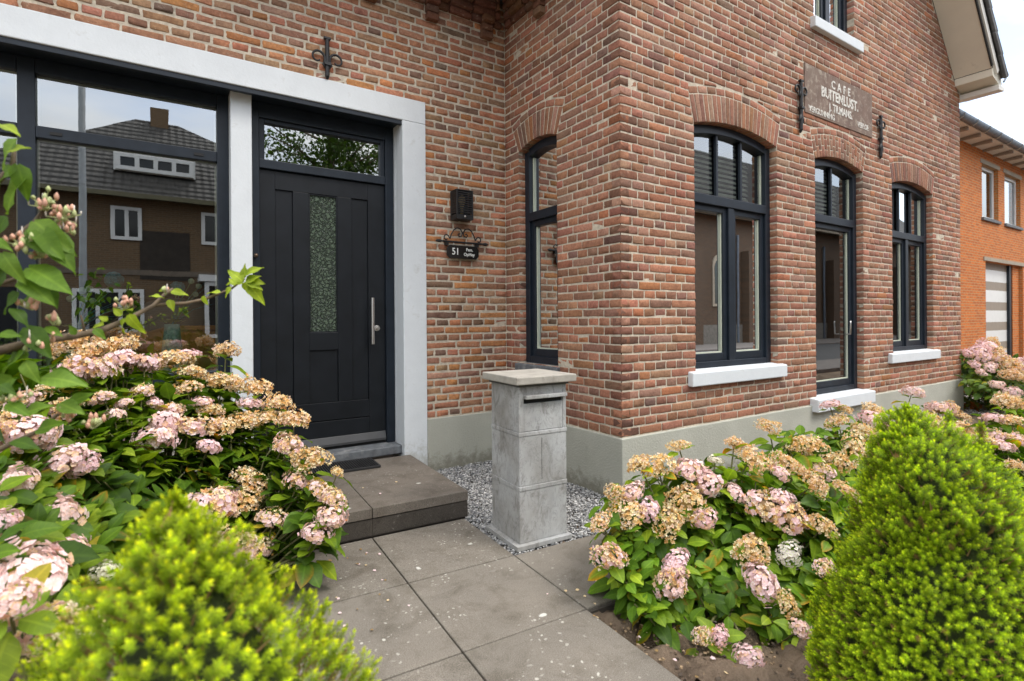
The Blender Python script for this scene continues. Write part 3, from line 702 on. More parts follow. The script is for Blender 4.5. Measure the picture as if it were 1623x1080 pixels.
# ------------------------------------------------------------------ roof: gable verge, eaves, tiles
rf = empty('roof', (RIDX, 0, 7.4), house)
OH = .36; sx, sz = .6446, -.7645; nx_, nz_ = .7645, .6446          # down-slope and outward normal in the x-z plane
def slope_pt(s, n_): return (5.112+sx*s+nx_*n_, 4.936+sz*s+nz_*n_)
S0, S1 = -3.35, 1.02
def slab_rf(m_, s0, s1, n0, n1, y0, y1, mirror=False):
    q = [slope_pt(s0, n0), slope_pt(s1, n0), slope_pt(s1, n1), slope_pt(s0, n1)]
    if mirror: q = [(2*RIDX-a, b) for a, b in q]
    m_.prism(q, y0, y1, 'y')
for mir in (False, True):
    m_ = MB(); slab_rf(m_, S0, S1, .002, .022, -OH, .0, mir); m_.build('verge_soffit', M['cream'], rf)
    m_ = MB(); slab_rf(m_, S0, S1+.03, .0225, .16, -OH-.001, 8, mir); m_.build('roof_deck', M['dark'], rf)
    m_ = MB(); slab_rf(m_, S0, S1+.10, .030, .118, -OH-.030, -OH-.003, mir); m_.build('bargeboard', M['creamw'], rf, bevel=.003)
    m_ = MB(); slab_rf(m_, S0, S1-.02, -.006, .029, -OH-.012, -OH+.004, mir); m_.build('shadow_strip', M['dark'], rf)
    k = 0; s = S0
    while s < S1-.05:
        m_ = MB(); q = [slope_pt(s, .165), slope_pt(s+.34, .195), slope_pt(s+.34, .225), slope_pt(s, .195)]
        if mir: q = [(2*RIDX-a, b) for a, b in q]
        m_.prism(q, -OH-.075, 8, 'y'); 
        q = [slope_pt(s+.02, .125), slope_pt(s+.325, .14), slope_pt(s+.325, .20), slope_pt(s+.02, .19)]
        if mir: q = [(2*RIDX-a, b) for a, b in q]
        m_.prism(q, -OH-.072, -OH-.04, 'y')
        m_.build('tile_course', M['tile'], rf, bevel=.008); s += .285; k += 1
# boxed eaves at both feet of the roof, running back along the side walls
for mir in (False, True):
    def X_(a): return 2*RIDX-a if mir else a
    m_ = MB()
    q = [(X_(5.775), 4.150), (X_(5.79), 4.070), (X_(6.06), 4.000), (X_(6.12), 4.04), (X_(5.98), 4.26)]
    m_.prism(q, -OH-.004, .0 if not mir else -.001, 'y'); m_.build('eaves_box', M['cream'], rf, bevel=.003)
    m_ = MB(); m_.prism([(X_(5.95), 3.998), (X_(5.95), 3.935), (X_(6.14), 3.955), (X_(6.15), 3.998)], -OH-.02, 0, 'y'); m_.build('eaves_foot_board', M['creamw'], rf, bevel=.003)
    m_ = MB(); m_.prism([(X_(5.95), 3.96), (X_(6.14), 3.96), (X_(6.14), 4.12), (X_(5.95), 4.12)], .001, 8, 'y'); m_.build('eaves_soffit', M['cream'], rf, bevel=.003)
    g_ = MB(); a = [math.pi+math.pi*i/10 for i in range(11)]
    pr = [(X_(6.22)+.065*math.cos(q), 4.15+.065*math.sin(q)) for q in a]; g_.prism(pr+[(p_+(0), z_+.004) for p_, z_ in pr[::-1]], -OH+.05 if not mir else .02, 8, 'y'); g_.build('gutter', M['gutter'], rf)
    if not mir:
        MB().tube([(6.10, -OH-.025, 4.06), (6.21, -OH-.035, 4.17), (6.12, -OH-.035, 4.23)], .011, 8).build('gutter_bracket', M['gutter'], rf)
# roof of the lower wing over the door wall
m_ = MB(); m_.prism([(DY-.46, 3.90), (DY+.06, 3.945), (DY+.06, 4.0), (DY-.46, 4.0)], -6.2, .02, 'x'); m_.prism([(DY-.45, 4.0), (DY+4, 6.6), (DY+4, 6.7), (DY-.45, 4.1)], -6.2, .3, 'x'); m_.build('wing_roof', M['tile'], rf)  # eaves overhang set low and deep to shade the cornice
MB().box(-.45, -.012, .02, DY-.47, 3.90, 4.0).build('eaves_soffit', M['dark'], rf)  # underside coloured dark and set low to deepen shade over the cornice
# ================================================================== STONE PLAQUE
def text(body, size, loc, mat, parent, rot=(math.pi/2, 0, 0), align='CENTER', ext=.0015, space=1.0, sx=1.0, bold=.0):
    cu = bpy.data.curves.new('lettering', 'FONT'); cu.body = body; cu.size = size; cu.align_x = align; cu.align_y = 'CENTER'; cu.extrude = ext; cu.space_character = space; cu.offset = bold
    cu.resolution_u = 3
    o = bpy.data.objects.new('lettering', cu); COL.objects.link(o); o.location = loc; o.rotation_euler = rot; o.scale = (sx, 1, 1); cu.materials.append(mat)
    bpy.context.view_layer.update(); me = bpy.data.meshes.new_from_object(o.evaluated_get(bpy.context.evaluated_depsgraph_get())); bpy.data.objects.remove(o)
    o = bpy.data.objects.new('lettering', me); COL.objects.link(o); o.location = loc; o.rotation_euler = rot; o.scale = (sx, 1, 1)
    if parent: o.parent = parent; o.matrix_parent_inverse = Matrix.Translation(-Vector(wbase(parent)))
    return o
pq = empty('stone_plaque', ((sgnx0+sgnx1)/2, 0, sgnz0)); tag(pq, 'weathered brown stone plaque with white lettering set in the gable wall', 'plaque')
M['plaque'] = simple('brown_sandstone', (.175,.115,.088), .85, .25, 9, .6, 90, .003, grime=(.36,.30,.24), gp=(.51,.66), gs=15, var2=(.20,.145,.11), s2=3.5)
M['flakywhite'] = simple('flaking_white_paint', (.72,.70,.64), .8, .05, grime=(.24,.17,.13), gp=(.52,.62), gs=45)
MB().box(sgnx0, sgnx1, -.008, .06, sgnz0, sgnz1).build('stone', M['plaque'], pq, bevel=.004)
MB().box(sgnx0+.012, sgnx1-.012, -.0085, -.0082, sgnz0+.012, sgnz1-.012) if False else None
cxs = (sgnx0+sgnx1)/2; yt = -.0095
def ptx(px, py): q = onp(px, py, 1, -.0095); return (q[0], -.0095, q[2])
def gtext(body, pts, size, **kw):
    a = ptx(*pts); text(body, size, a, M['flakywhite'], pq, **kw)
gtext('C A F E', (1333, 141.5), .105, space=1.12, sx=.98, bold=.003)
gtext('BUITENLUST.', (1332, 158.5), .130, space=1.0, sx=.92, bold=.004)
gtext('J. TILMANS.', (1333, 177.5), .100, space=1.0, sx=.88, bold=.0025)
gtext('VERGUNNING', (1303, 180.0), .075, space=1.0, sx=.95, bold=.0015)
gtext('VERLOF.', (1368.5, 201.0), .075, space=1.0, sx=.85, bold=.0015)
# ================================================================== WALL ANCHORS
def scroll(cx, cz, sgn, r, P, turns=1.35, w0=.011, n=26):
    pts = []
    for i in range(n+1):
        tt = i/n; ang = math.pi*.5+tt*turns*2*math.pi*.72; rr = r*(1-.72*tt)
        pts.append(P(cx+sgn*(r-rr*math.sin(ang)*1.0) if False else cx+sgn*(rr*math.cos(ang-math.pi*.5)*-1+r), cz+rr*math.sin(ang-math.pi*.5)*1.0))
    return pts
def anchor(x, z0, z1, plane_y, label, full=True):
    a = empty('wall_anchor', (x, plane_y, z0)); tag(a, label, 'wall anchor', 'black wrought iron wall anchors')
    P = lambda u_, v_, d=.022: (u_, plane_y-d, v_)
    h_ = z1-z0; zc = z1-h_*(.20 if full else .52); q = MB()
    q.tube([P(x, z0, .012), P(x, z0+.06*h_, .02), P(x, z0+.5*h_), P(x, z1-.02), P(x, z1, .02)], [.008, .016, .0165, .015, .013], 8)
    q.obox(P(x, z1-.004), (.024, 0, 0), (0, .014, 0), (0, 0, .008)).obox(P(x, z0+(.47 if full else .35)*h_), (.022, 0, 0), (0, .020, 0), (0, 0, .010))
    q.build('shaft', M['iron'], a, bevel=.002)
    for s in (-1, 1):
        R_ = .052 if full else .058; pts = []
        for i in range(24):
            tt = i/23; ang = -math.pi*.25+tt*math.pi*2.0; rr = R_*(1-.62*tt)
            pts.append(P(x+s*(R_*1.15-rr*math.cos(ang)*.95), zc+rr*math.sin(ang)))
        pts = [P(x+s*.006, zc-R_*1.3)]+pts
        MB().tube(pts, [.006]+[.010-.004*i/23 for i in range(24)], 7).build('scroll', M['iron'], a, smooth=True)
        if full:
            MB().tube([P(x+s*.006, z0+.36*h_), P(x+s*.020, z0+.27*h_), P(x+s*.042, z0+.20*h_)], [.010, .012, .004], 7).build('leaf_tip', M['iron'], a, smooth=True)
    return a
anchor(2.172, 2.815, 3.270, 0, 'black iron wall anchor left of the stone plaque'); anchor(3.700, 2.832, 3.268, 0, 'black iron wall anchor right of the stone plaque')
anchor(-1.517, 2.922, 3.212, DY, 'black iron wall anchor with scrolls above the front door surround', full=False)
# ================================================================== WALL LAMP
lyf = DY-.115
q0 = onp(723.5, 299, 1, lyf); q1 = onp(750.5, 349, 1, lyf); lx0, lx1, lz1, lz0 = q0[0], q1[0], q0[2], q1[2]
lamp = empty('wall_lamp', ((lx0+lx1)/2, DY, lz0)); tag(lamp, 'black slatted box wall lamp beside the front door', 'lamp')
b = MB(); t_ = .012
for x_ in (lx0, lx1-t_):
    b.box(x_, x_+t_, lyf, lyf+t_, lz0, lz1); b.box(x_, x_+t_, DY-.022, DY-.010, lz0, lz1)
b.box(lx0, lx1, lyf+.001, DY-.010, lz0-.001, lz0+.038); b.box(lx0+.001, lx1-.001, lyf+.001, DY-.010, lz1-.008, lz1+.001); b.box(lx0+.002, lx1-.002, DY-.0095, DY+.001, lz0+.002, lz1-.002)
b.build('frame', M['iron'], lamp, bevel=.002)
nsl = 10
for i in range(nsl):
    z = lz0+.055+(lz1-lz0-.075)*i/(nsl-1)
    MB().box(lx0+.0125, lx1-.0125, lyf+.002, lyf+.010, z-.0050, z+.0050).build('slat', M['iron'], lamp)
    s2 = MB()
    for x_ in (lx0+.002, lx1-.010): s2.box(x_, x_+.008, lyf+.0125, DY-.0225, z-.0065, z+.0065)
    s2.build('side_slat', M['iron'], lamp)
xm = (lx0+lx1)/2
MB().lathe((xm, DY-.06, lz0+.05), [(.013, 0), (.013, .05), (.02, .07), (.030, .105), (.028, .13), (.014, .15), (.002, .156)], 14).build('bulb', simple('amber_bulb', (.55,.42,.22), .15, .1), lamp, smooth=True)
MB().lathe((xm+.0, lyf-.001, lz0+.020), [(.008, -.003), (.008, .003), (.004, .006)], 10, 'y').build('sensor', M['steel'], lamp)
# ================================================================== HOUSE NUMBER SIGN
sy = DY-.035
A = onp(694, 383, 1, sy); B = onp(771, 385, 1, sy); zb_ = (A[2]+B[2])/2-.004
sg = empty('house_number_sign', ((A[0]+B[0])/2, DY, zb_-.16)); tag(sg, 'black house number sign hanging from a scrolled iron bracket', 'sign')
b = MB(); b.tube([(A[0]+.018, sy, zb_), (B[0]-.018, sy, zb_)], .0085, 10)
for x_ in (A[0]+.012, B[0]-.012): b.lathe((x_-.016, sy, zb_), [(.003, -.016), (.010, -.004), (.0135, .014), (.0135, .020), (.010, .032), (.003, .046)], 10, 'x')
for x_ in (A[0]+.085, B[0]-.085): b.box(x_-.012, x_+.012, sy, DY+.002, zb_-.03, zb_+.004)
b.build('rod', M['iron'], sg, bevel=.001)
xm = (A[0]+B[0])/2
for s in (-1, 1):
    pts = []
    for i in range(14): 
        a_ = -2.6+i*.33; rr = .012+.0016*i; pts.append((xm+s*(.150+rr*math.cos(a_)), sy, zb_+.032+rr*math.sin(a_)))
    pts = pts+[(xm+s*.118, sy, zb_+.022), (xm+s*.105, sy, zb_+.060), (xm+s*.082, sy, zb_+.098), (xm+s*.050, sy, zb_+.118), (xm+s*.022, sy, zb_+.108), (xm+s*.004, sy, zb_+.080), (xm+s*.010, sy, zb_+.052), (xm+s*.034, sy, zb_+.044), (xm+s*.044, sy, zb_+.060), (xm+s*.034, sy, zb_+.072), (xm+s*.024, sy, zb_+.066)]
    pts[0:14] = [(xm+s*(.150-.026*math.cos(k*.42)*(1-.035*k)), sy, zb_+.030+.026*math.sin(k*.42)*(1-.035*k)) for k in range(14)][::-1]
    MB().tube(pts, .0052, 7).build('scroll', M['iron'], sg, smooth=True)
c0 = onp(710, 399, 1, sy); c1 = onp(758, 416, 1, sy); pz1 = zb_-.026; pz0 = pz1-.108; px0, px1 = xm-.147, xm+.147; ch = .026
pmat = simple('black_gloss_plate', (.009,.010,.010), .25, .2)
MB().prism([(px0+ch, pz0), (px1-ch, pz0), (px1, pz0+ch), (px1, pz1-ch), (px1-ch, pz1), (px0+ch, pz1), (px0, pz1-ch), (px0, pz0+ch)], sy-.006, sy+.006, 'y').build('plate', pmat, sg, bevel=.0015)
lk = MB()
for x_ in (px0+.06, px1-.06): lk.tube([(x_, sy, zb_-.006), (x_+.006, sy, zb_-.018), (x_, sy, zb_-.030)], .0035, 6)
lk.build('hook', M['steel'], sg, smooth=True)
wt = simple('white_letter', (.78,.78,.74), .5, .03)
text('51', .078, (xm-.070, sy-.0075, (pz0+pz1)/2), wt, sg, sx=.9, bold=.0006); text('Fam.', .036, (xm+.058, sy-.0075, (pz0+pz1)/2+.021), wt, sg, sx=.95, bold=.0005); text('OpHey', .036, (xm+.055, sy-.0075, (pz0+pz1)/2-.018), wt, sg, sx=.95, bold=.0005)
# ================================================================== LETTERBOX PILLAR
M['lbox'] = simple('streaked_grey_stone', (.43,.435,.43), .75, .2, 7, .35, 60, .002, spec=.3, var2=(.27,.26,.24), s2=3.6)
m = M['lbox']; t = m.node_tree; P = t.nodes['Principled BSDF']; src = P.inputs['Base Color'].links[0].from_socket
p = gpos(t); mpn = node(t, 'ShaderNodeMapping'); mpn.inputs['Scale'].default_value = (5, 5, 2.4); t.links.new(p, mpn.inputs[0])
c = mixc(t, ramp(t, noise(t, mpn.outputs[0], 2.6, 8, .72, 1.2), .52, .72, (0,0,0,1), (.9,.9,.9,1)), src, (.13,.118,.10))
mp2 = node(t, 'ShaderNodeMapping'); mp2.inputs['Scale'].default_value = (3, 3, 2.0); mp2.inputs['Rotation'].default_value = (.5, .6, .3); t.links.new(p, mp2.inputs[0])
vein = ramp(t, noise(t, mp2.outputs[0], 4.5, 9, .6, 2.2), .485, .50, (0,0,0,1), (.5,.5,.5,1)); vein2 = ramp(t, noise(t, mp2.outputs[0], 4.5, 9, .6, 2.2), .50, .515, (1,1,1,1), (0,0,0,1))
c = mixc(t, mixc(t, 1, vein, vein2, 'MULTIPLY'), c, (.12,.12,.12)); t.links.new(c, P.inputs['Base Color'])
lb = empty('letterbox_pillar', (-.83, -.07, 0)); tag(lb, 'streaked grey stone letterbox pillar with mail slot standing beside the step', 'letterbox')
def pbox(name, a0, a1, b0, b1, z0, z1, mat, bev=.003):
    o_ = slab(name, a0, a1, b0, b1, z0, z1, mat, lb, gap=0, bev=bev); return o_
a0, a1, b0, b1 = .058, .358, .040, .345
pbox('base_plate', a0-.030, a1+.018, b0-.026, b1+.02, .001, .026, M['lbox']); pbox('lower_block', a0, a1, b0, b1, .0262, .298, M['lbox'])
pbox('band', a0-.003, a1+.003, b0-.003, b1+.003, .2985, .322, M['lbox']); pbox('middle_block', a0, a1, b0, b1, .3225, .582, M['lbox'])
pbox('band', a0-.003, a1+.003, b0-.003, b1+.003, .5825, .604, M['lbox'])
pbox('upper_block', a0, a1, b0+.020, b1, .6045, .842, M['lbox'])
pbox('side_post', a0, a0+.030, b0, b0+.0199, .6045, .842, M['lbox']); pbox('side_post', a1-.022, a1, b0, b0+.0199, .6045, .842, M['lbox'])
pbox('front_panel', a0+.0305, a1-.0225, b0+.002, b0+.0195, .606, .752, M['lbox']); pbox('front_panel', a0+.0305, a1-.0225, b0+.002, b0+.0195, .792, .842, M['lbox'])
pbox('mail_slot', a0+.0305, a1-.0225, b0+.0180, b0+.0198, .7525, .7915, M['dark'], 0)
fl = MB(); 
for_poly = [pl(a0+.028, b0-.030), pl(a1-.012, b0-.030), pl(a1-.012, b0+.015), pl(a0+.028, b0+.015)]
fl.prism(for_poly, .778, .797, 'z'); fl.build('slot_flap', M['lbox'], lb, bevel=.003)
pbox('panel_joint', a0+.138, a0+.1400, b0-.0008, b0+.01, .345, .565, M['dark'], 0)
pbox('cap_neck', a0-.010, a1+.010, b0-.010, b1+.010, .8425, .856, simple('dark_joint', (.09,.088,.085), .8), .001)
M['lcap'] = simple('weathered_cap_stone', (.36,.335,.29), .85, .16, 14, .5, 110, .002, grime=(.22,.20,.17), gp=(.55,.75), gs=20)
pbox('cap', a0-.038, a1+.042, b0-.042, b1+.04, .8565, .897, M['lcap'], .005)
# rubber doormat of open bars
mt_ = empty('doormat', (-1.45, 1.2, .16)); tag(mt_, 'black ribbed rubber doormat in front of the door', 'doormat')
rub = simple('black_rubber', (.02,.02,.021), .6, .2)
ma0, ma1, mb0, mb1 = -1.0, -.275, 1.385, 1.655
f_ = MB()
for q in ((ma0, ma1, mb0, mb0+.014), (ma0, ma1, mb1-.014, mb1), (ma0, ma0+.014, mb0+.0141, mb1-.0141), (ma1-.014, ma1, mb0+.0141, mb1-.0141)):
    f_.prism([pl(q[0], q[2]), pl(q[1], q[2]), pl(q[1], q[3]), pl(q[0], q[3])], .1605, .176, 'z')
f_.build('rim', rub, mt_, bevel=.002)
i = 0; x_ = ma0+.022
while x_ < ma1-.018:
    MB().prism([pl(x_, mb0+.0142), pl(x_+.007, mb0+.0142), pl(x_+.007, mb1-.0142), pl(x_, mb1-.0142)], .1612, .174, 'z').build('rib', rub, mt_); x_ += .0165
MB().prism([pl(ma0+.01, mb0+.01), pl(ma1-.01, mb0+.01), pl(ma1-.01, mb1-.01), pl(ma0+.01, mb1-.01)], .1598, .1608, 'z').build('mat_base', simple('mat_dust', (.17,.155,.135), .9, .3, 60), mt_)
# ================================================================== THINGS BEHIND THE SHOP WINDOW
M['vase'] = simple('teal_textured_vase', (.46,.70,.62), .55, .25, 60, 1.0, 160, .006, grime=(.42,.50,.45), gp=(.5,.7), gs=25)
M['allium'] = simple('teal_allium', (.07,.34,.40), .7, .5, 160, 1.0, 220, .01)
M['pod'] = simple('pale_green_pod', (.48,.62,.40), .7, .2, 90, .8, 200, .004)
M['stemg'] = simple('green_stem', (.16,.27,.07), .6, .2)
M['rosette'] = simple('lime_rosette', (.62,.72,.32), .6, .15)
def ball(c, r, name, mat, parent, spikes=0):
    me = bpy.data.meshes.new(name); bm = bmesh.new(); bmesh.ops.create_icosphere(bm, subdivisions=3, radius=r)
    for v in bm.verts: v.co = v.co*(1+random.uniform(-.10, .10))+Vector(c)
    bm.to_mesh(me); bm.free(); me.materials.append(mat); return link(name, me, parent)
def vase(px, py_top, py_bot, Yv, label, balls, pods):
    b_ = onp(px, py_bot, 1, Yv); t2 = onp(px, py_top, 1, Yv); zs = .836; H = t2[2]-zs; x = b_[0]
    v = empty('flower_vase', (x, Yv, zs)); tag(v, label, 'vase', 'vases of artificial flowers on the inner sill')
    r = .060; MB().lathe((x, Yv, zs), [(r*.95, 0), (r*1.1, H*.12), (r*1.05, H*.45), (r*.80, H*.85), (r*.74, H), (r*.60, H), (r*.6, H*.9)], 24).build('vase_body', M['vase'], v, smooth=True)
    top = np.array([x, Yv, zs+H])
    def stem(P, rad=.0035): 
        mid = (top+P)/2+np.array([0, 0, .02]); MB().tube([top-np.array([0, 0, .05]), mid, P], rad, 6).build('stem', M['stemg'], v, smooth=True)
    for (bx_, by_, rp) in balls:
        P_ = onp(bx_, by_, 1, Yv+.02); stem(P_); ball(P_, rp, 'allium_head', M['allium'], v)
    for (bx_, by_, rp) in pods:
        P_ = onp(bx_, by_, 1, Yv-.01); stem(P_, .0025); ball(P_, rp, 'seed_pod', M['pod'], v)
    rs = MB()
    for k in range(16):
        a = k*2.4; rr = .012+.0028*k; c_2 = top+np.array([math.cos(a)*rr, math.sin(a)*rr, .025-.0012*k]); dirv = np.array([math.cos(a), math.sin(a), .5]); dirv = dirv/np.linalg.norm(dirv)
        sd_ = np.array([-math.sin(a), math.cos(a), 0]); L = .028+.001*k
        rs.add([c_2-sd_*.004, c_2+sd_*.004, c_2+dirv*L*.6+sd_*.018, c_2+dirv*L, c_2+dirv*L*.6-sd_*.018], [(0,1,2,3,4)])
    rs.build('rosette', M['rosette'], v, smooth=True)
    gr = MB()
    for k in range(12):
        e_ = top+np.array([random.uniform(.02, .28), random.uniform(-.05, .05), random.uniform(.08, .30)]); gr.tube([top, (top+e_)/2+np.array([0, 0, .03]), e_], [.002, .0018, .0008], 4)
    gr.build('grass_blade', M['allium'], v)
YV = DF+.20
vase(122, 522, 560, YV, 'teal vase with artificial alliums nearest the corner of the shop window', [(181, 444, .052)], [(130, 461, .022), (142, 458, .020), (112, 474, .022), (133, 475, .018), (147, 477, .018)])
vase(273, 514, 560, YV, 'teal vase with artificial alliums behind the window post nearest the door', [(281, 457, .046)], [(303, 446, .019), (315, 454, .019), (310, 467, .018)])
a_ = onp(252, 518, 1, 2.35); b_ = onp(345, 590, 1, 2.35)
cab = empty('wooden_cabinet', ((a_[0]+b_[0])/2, 2.6, .1)); tag(cab, 'orange brown wooden cabinet inside the shop window', 'cabinet')
wood = simple('orange_wood', (.75,.33,.06), .4, .25, 4)
MB().box(a_[0]+.12, b_[0]+.4, 2.36, 2.85, .1, a_[2]-.03).build('carcass', wood, cab, bevel=.006); MB().box(a_[0]+.09, b_[0]+.43, 2.33, 2.88, a_[2]-.0295, a_[2]+.005).build('top', wood, cab, bevel=.004)
MB().lathe((a_[0]+.16, 2.62, .1), [(.30, 0), (.33, .2), (.33, a_[2]-.35), (.27, a_[2]-.15), (.1, a_[2]-.1)], 24).build('rounded_end', wood, cab, smooth=True)
p_ = onp(279, 505, 1, 3.0)
ch_ = empty('armchair', (p_[0], 3.1, .1)); tag(ch_, 'grey rounded armchair inside behind the flower vase', 'armchair')
gf = simple('grey_fabric', (.16,.17,.15), .9, .1)
MB().lathe((p_[0], 3.1, .45), [(.30, 0), (.33, .2), (.33, p_[2]-.45), (.29, p_[2]-.36), (.20, p_[2]-.30), (.05, p_[2]-.27)], 22).build('back', gf, ch_, smooth=True)
MB().box(p_[0]-.36, p_[0]+.36, 2.8, 3.45, .2, .50).build('seat', gf, ch_, bevel=.05, seg=3)
for dx in (-.3, .3):
    for dy in (-.22, .28): MB().tube([(p_[0]+dx, 3.1+dy, .1), (p_[0]+dx, 3.1+dy, .21)], .02, 8).build('leg', wood, ch_)
# ================================================================== NEIGHBOUR
def brick_tex(name, cols, mort, w=.22, h=.0625, ax='x', rough=.85):
    m, t, P, O = newmat(name); p = gpos(t); sp = node(t, 'ShaderNodeSeparateXYZ'); t.links.new(p, sp.inputs[0]); cb = node(t, 'ShaderNodeCombineXYZ')
    t.links.new(sp.outputs['X' if ax == 'x' else 'Y'], cb.inputs[0]); t.links.new(sp.outputs['Z'], cb.inputs[1])
    b = t.nodes.new('ShaderNodeTexBrick'); b.inputs['Scale'].default_value = 1; b.inputs['Brick Width'].default_value = w; b.inputs['Row Height'].default_value = h; b.inputs['Mortar Size'].default_value = .010
    b.inputs['Color1'].default_value = (*cols[0], 1); b.inputs['Color2'].default_value = (*cols[1], 1); b.inputs['Mortar'].default_value = (*mort, 1); b.inputs['Bias'].default_value = -.1
    t.links.new(cb.outputs[0], b.inputs['Vector'])
    c = mixc(t, 1, b.outputs['Color'], ramp(t, noise(t, p, 22, 4), .3, .7, (.8,.8,.8,1), (1.2,1.2,1.2,1)), 'MULTIPLY')
    t.links.new(c, P.inputs['Base Color']); P.inputs['Roughness'].default_value = rough
    t.links.new(bump(t, b.outputs['Fac'], -.8, .01), P.inputs['Normal']); return m
M['orange'] = brick_tex('orange_brick', ((.60,.155,.016),(.40,.09,.012)), (.46,.25,.11)); M['orangey'] = brick_tex('orange_brick_return', ((.50,.165,.030),(.36,.11,.025)), (.40,.24,.12), ax='y')
NY = 2.05
nb = empty('neighbour_house', (16, NY, 0)); tag(nb, 'orange brick neighbouring house with zinc gutter and striped garage door', 'house')
def nx(px, py, y=NY): q = onp(px, py, 1, y); return q[0], q[2]
g1 = nx(1562, 412); g2 = nx(1621, 425); zg = (g1[1])-.02
wins = []
for (pa, pb, pt, pbm) in ((1556, 1582, 258, 345), (1592, 1617, 275, 354)):
    xa, z1_ = nx(pa, pt); xb, _ = nx(pb, pt); _, z0_ = nx(pa, pbm); wins.append([xa, xb, z0_, z1_])
zt_ = sum(w[3] for w in wins)/2; zb2 = sum(w[2] for w in wins)/2
ops = [Opening(w[0], w[1], zb2, zt_) for w in wins]+[Opening(g1[0], g2[0], -.2, zg)]
m_ = MB(); us = sorted({9.6, 40.0}|{q for o in ops for q in (o.u0, o.u1)}); ZT = 5.95
for a, b in zip(us[:-1], us[1:]):
    um = (a+b)/2; lo = -.2
    for o in sorted([o for o in ops if o.u0 < um < o.u1], key=lambda o: o.z0):
        if o.z0 > lo: m_.add([(a, NY, lo), (b, NY, lo), (b, NY, o.z0), (a, NY, o.z0)], [(0,1,2,3)])
        lo = o.zs
    m_.add([(a, NY, lo), (b, NY, lo), (b, NY, ZT), (a, NY, ZT)], [(0,1,2,3)])
m_.build('wall', M['orange'], nb)
m_ = MB()
for i_, o in enumerate(ops):
    dp = .16 if i_ < 2 else .24
    for uu in (o.u0, o.u1): m_.add([(uu, NY, o.z0), (uu, NY+dp, o.z0), (uu, NY+dp, o.zs), (uu, NY, o.zs)], [(0,1,2,3)])
    m_.add([(o.u0, NY, o.zs), (o.u1, NY, o.zs), (o.u1, NY+dp, o.zs), (o.u0, NY+dp, o.zs)], [(0,1,2,3)])
m_.build('reveal', M['orangey'], nb, kind='stuff'); m_ = MB()
m_.add([(9.6, NY, -.2), (9.6, NY+9, -.2), (9.6, NY+9, ZT), (9.6, NY, ZT)], [(0,1,2,3)])
m_.build('wall', M['orangey'], nb)
pv = simple('white_plastic', (.74,.75,.74), .4, .03); dg = glass('dark_far_glass', .30, (.35,.38,.38)); conc = simple('concrete_lintel', (.36,.31,.24), .85, .1)
for o in ops[:2]:
    w_ = empty('window', (o.um, NY, o.z0), nb); f = MB(); y_ = NY+.09; t2 = .085
    f.box(o.u0, o.u0+t2, y_, y_+.06, o.z0, o.zs).box(o.u1-t2, o.u1, y_, y_+.06, o.z0, o.zs).box(o.u0+t2, o.u1-t2, y_+.001, y_+.06, o.z0, o.z0+t2).box(o.u0+t2, o.u1-t2, y_+.001, y_+.06, o.zs-t2, o.zs).build('frame', pv, w_, bevel=.006)
    MB().add([(o.u0+t2, y_+.03, o.z0+t2), (o.u1-t2, y_+.03, o.z0+t2), (o.u1-t2, y_+.03, o.zs-t2), (o.u0+t2, y_+.03, o.zs-t2)], [(0,1,2,3)]).build('pane', dg, w_)
    cu = MB()
    for (p0, p1) in ((o.u0+t2, o.u0+.30), ): 
        n = 10
        for k in range(n):
            xa, xb = p0+(p1-p0)*k/n, p0+(p1-p0)*(k+1)/n
            cu.add([(xa, y_+.12+.02*(k % 2), o.z0+t2), (xb, y_+.12+.02*((k+1) % 2), o.z0+t2), (xb, y_+.12+.02*((k+1) % 2), o.zs-t2), (xa, y_+.12+.02*(k % 2), o.zs-t2)], [(0,1,2,3)])
    cu.build('curtain', pv, w_)
    MB().box(o.u0-.05, o.u1+.05, NY-.05, NY+.09, o.z0-.07, o.z0+.002).build('sill', M['stonesill'], w_, bevel=.006)
    MB().box(o.u0-.10, o.u1+.10, NY-.012, NY+.10, o.zs+.001, o.zs+.10).build('lintel', conc, w_)
    MB().box(o.u0-.2, o.u1+.2, NY+.45, NY+.5, o.z0-.2, o.zs+.2).build('room', M['room'], w_)
o = ops[2]; gd = empty('garage_door', (o.um, NY, 0), nb); z = -.2; k = 0
taup = simple('taupe_board', (.30,.25,.20), .6, .06)
while z < o.zs-.02:
    h_ = (.22, .30)[k % 2]; MB().box(o.u0+.02, o.u1-.72, NY+.16, NY+.20+.01*(k % 2), z, min(z+h_, o.zs)).build('board', (taup, pv)[k % 2], gd); z += h_; k += 1
MB().box(o.u1-.719, o.u1-.55, NY+.10, NY+.25, -.2, o.zs).build('post', M['frame'], gd)
MB().box(o.u1-.549, o.u1-.001, NY+.08, NY+.25, -.2, o.zs).build('pier', M['orange'], gd)
MB().box(o.u0-.15, o.u1+.15, NY-.02, NY+.2, o.zs+.001, o.zs+.09).build('lintel', conc, gd)
ga = onp(1540, 199, 1, NY-.45); gz = ga[2]
m_ = MB(); m_.prism([(NY-.40, gz+.02), (NY+.02, gz-.02), (NY+.02, gz+.01), (NY-.40, gz+.05)], 9.3, 40, 'x'); m_.build('soffit', M['creamw'], nb)
MB().box(9.6, 40, NY-.01, NY+.1, 5.9, gz+.2).build('wall_top', M['orange'], nb)
x_ = 9.7
while x_ < 30: MB().box(x_, x_+.06, NY-.38, NY-.011, gz-.07, gz-.003).build('rafter_end', taup, nb); x_ += .75
a = [math.pi+math.pi*i/10 for i in range(11)]; pr = [(NY-.47+.085*math.cos(q), gz+.10+.10*math.sin(q)) for q in a]
MB().prism(pr+[(p_2, z_+.006) for p_2, z_ in pr[::-1]], 9.2, 40, 'x').build('gutter', M['gutter'], nb)
x_ = 9.7
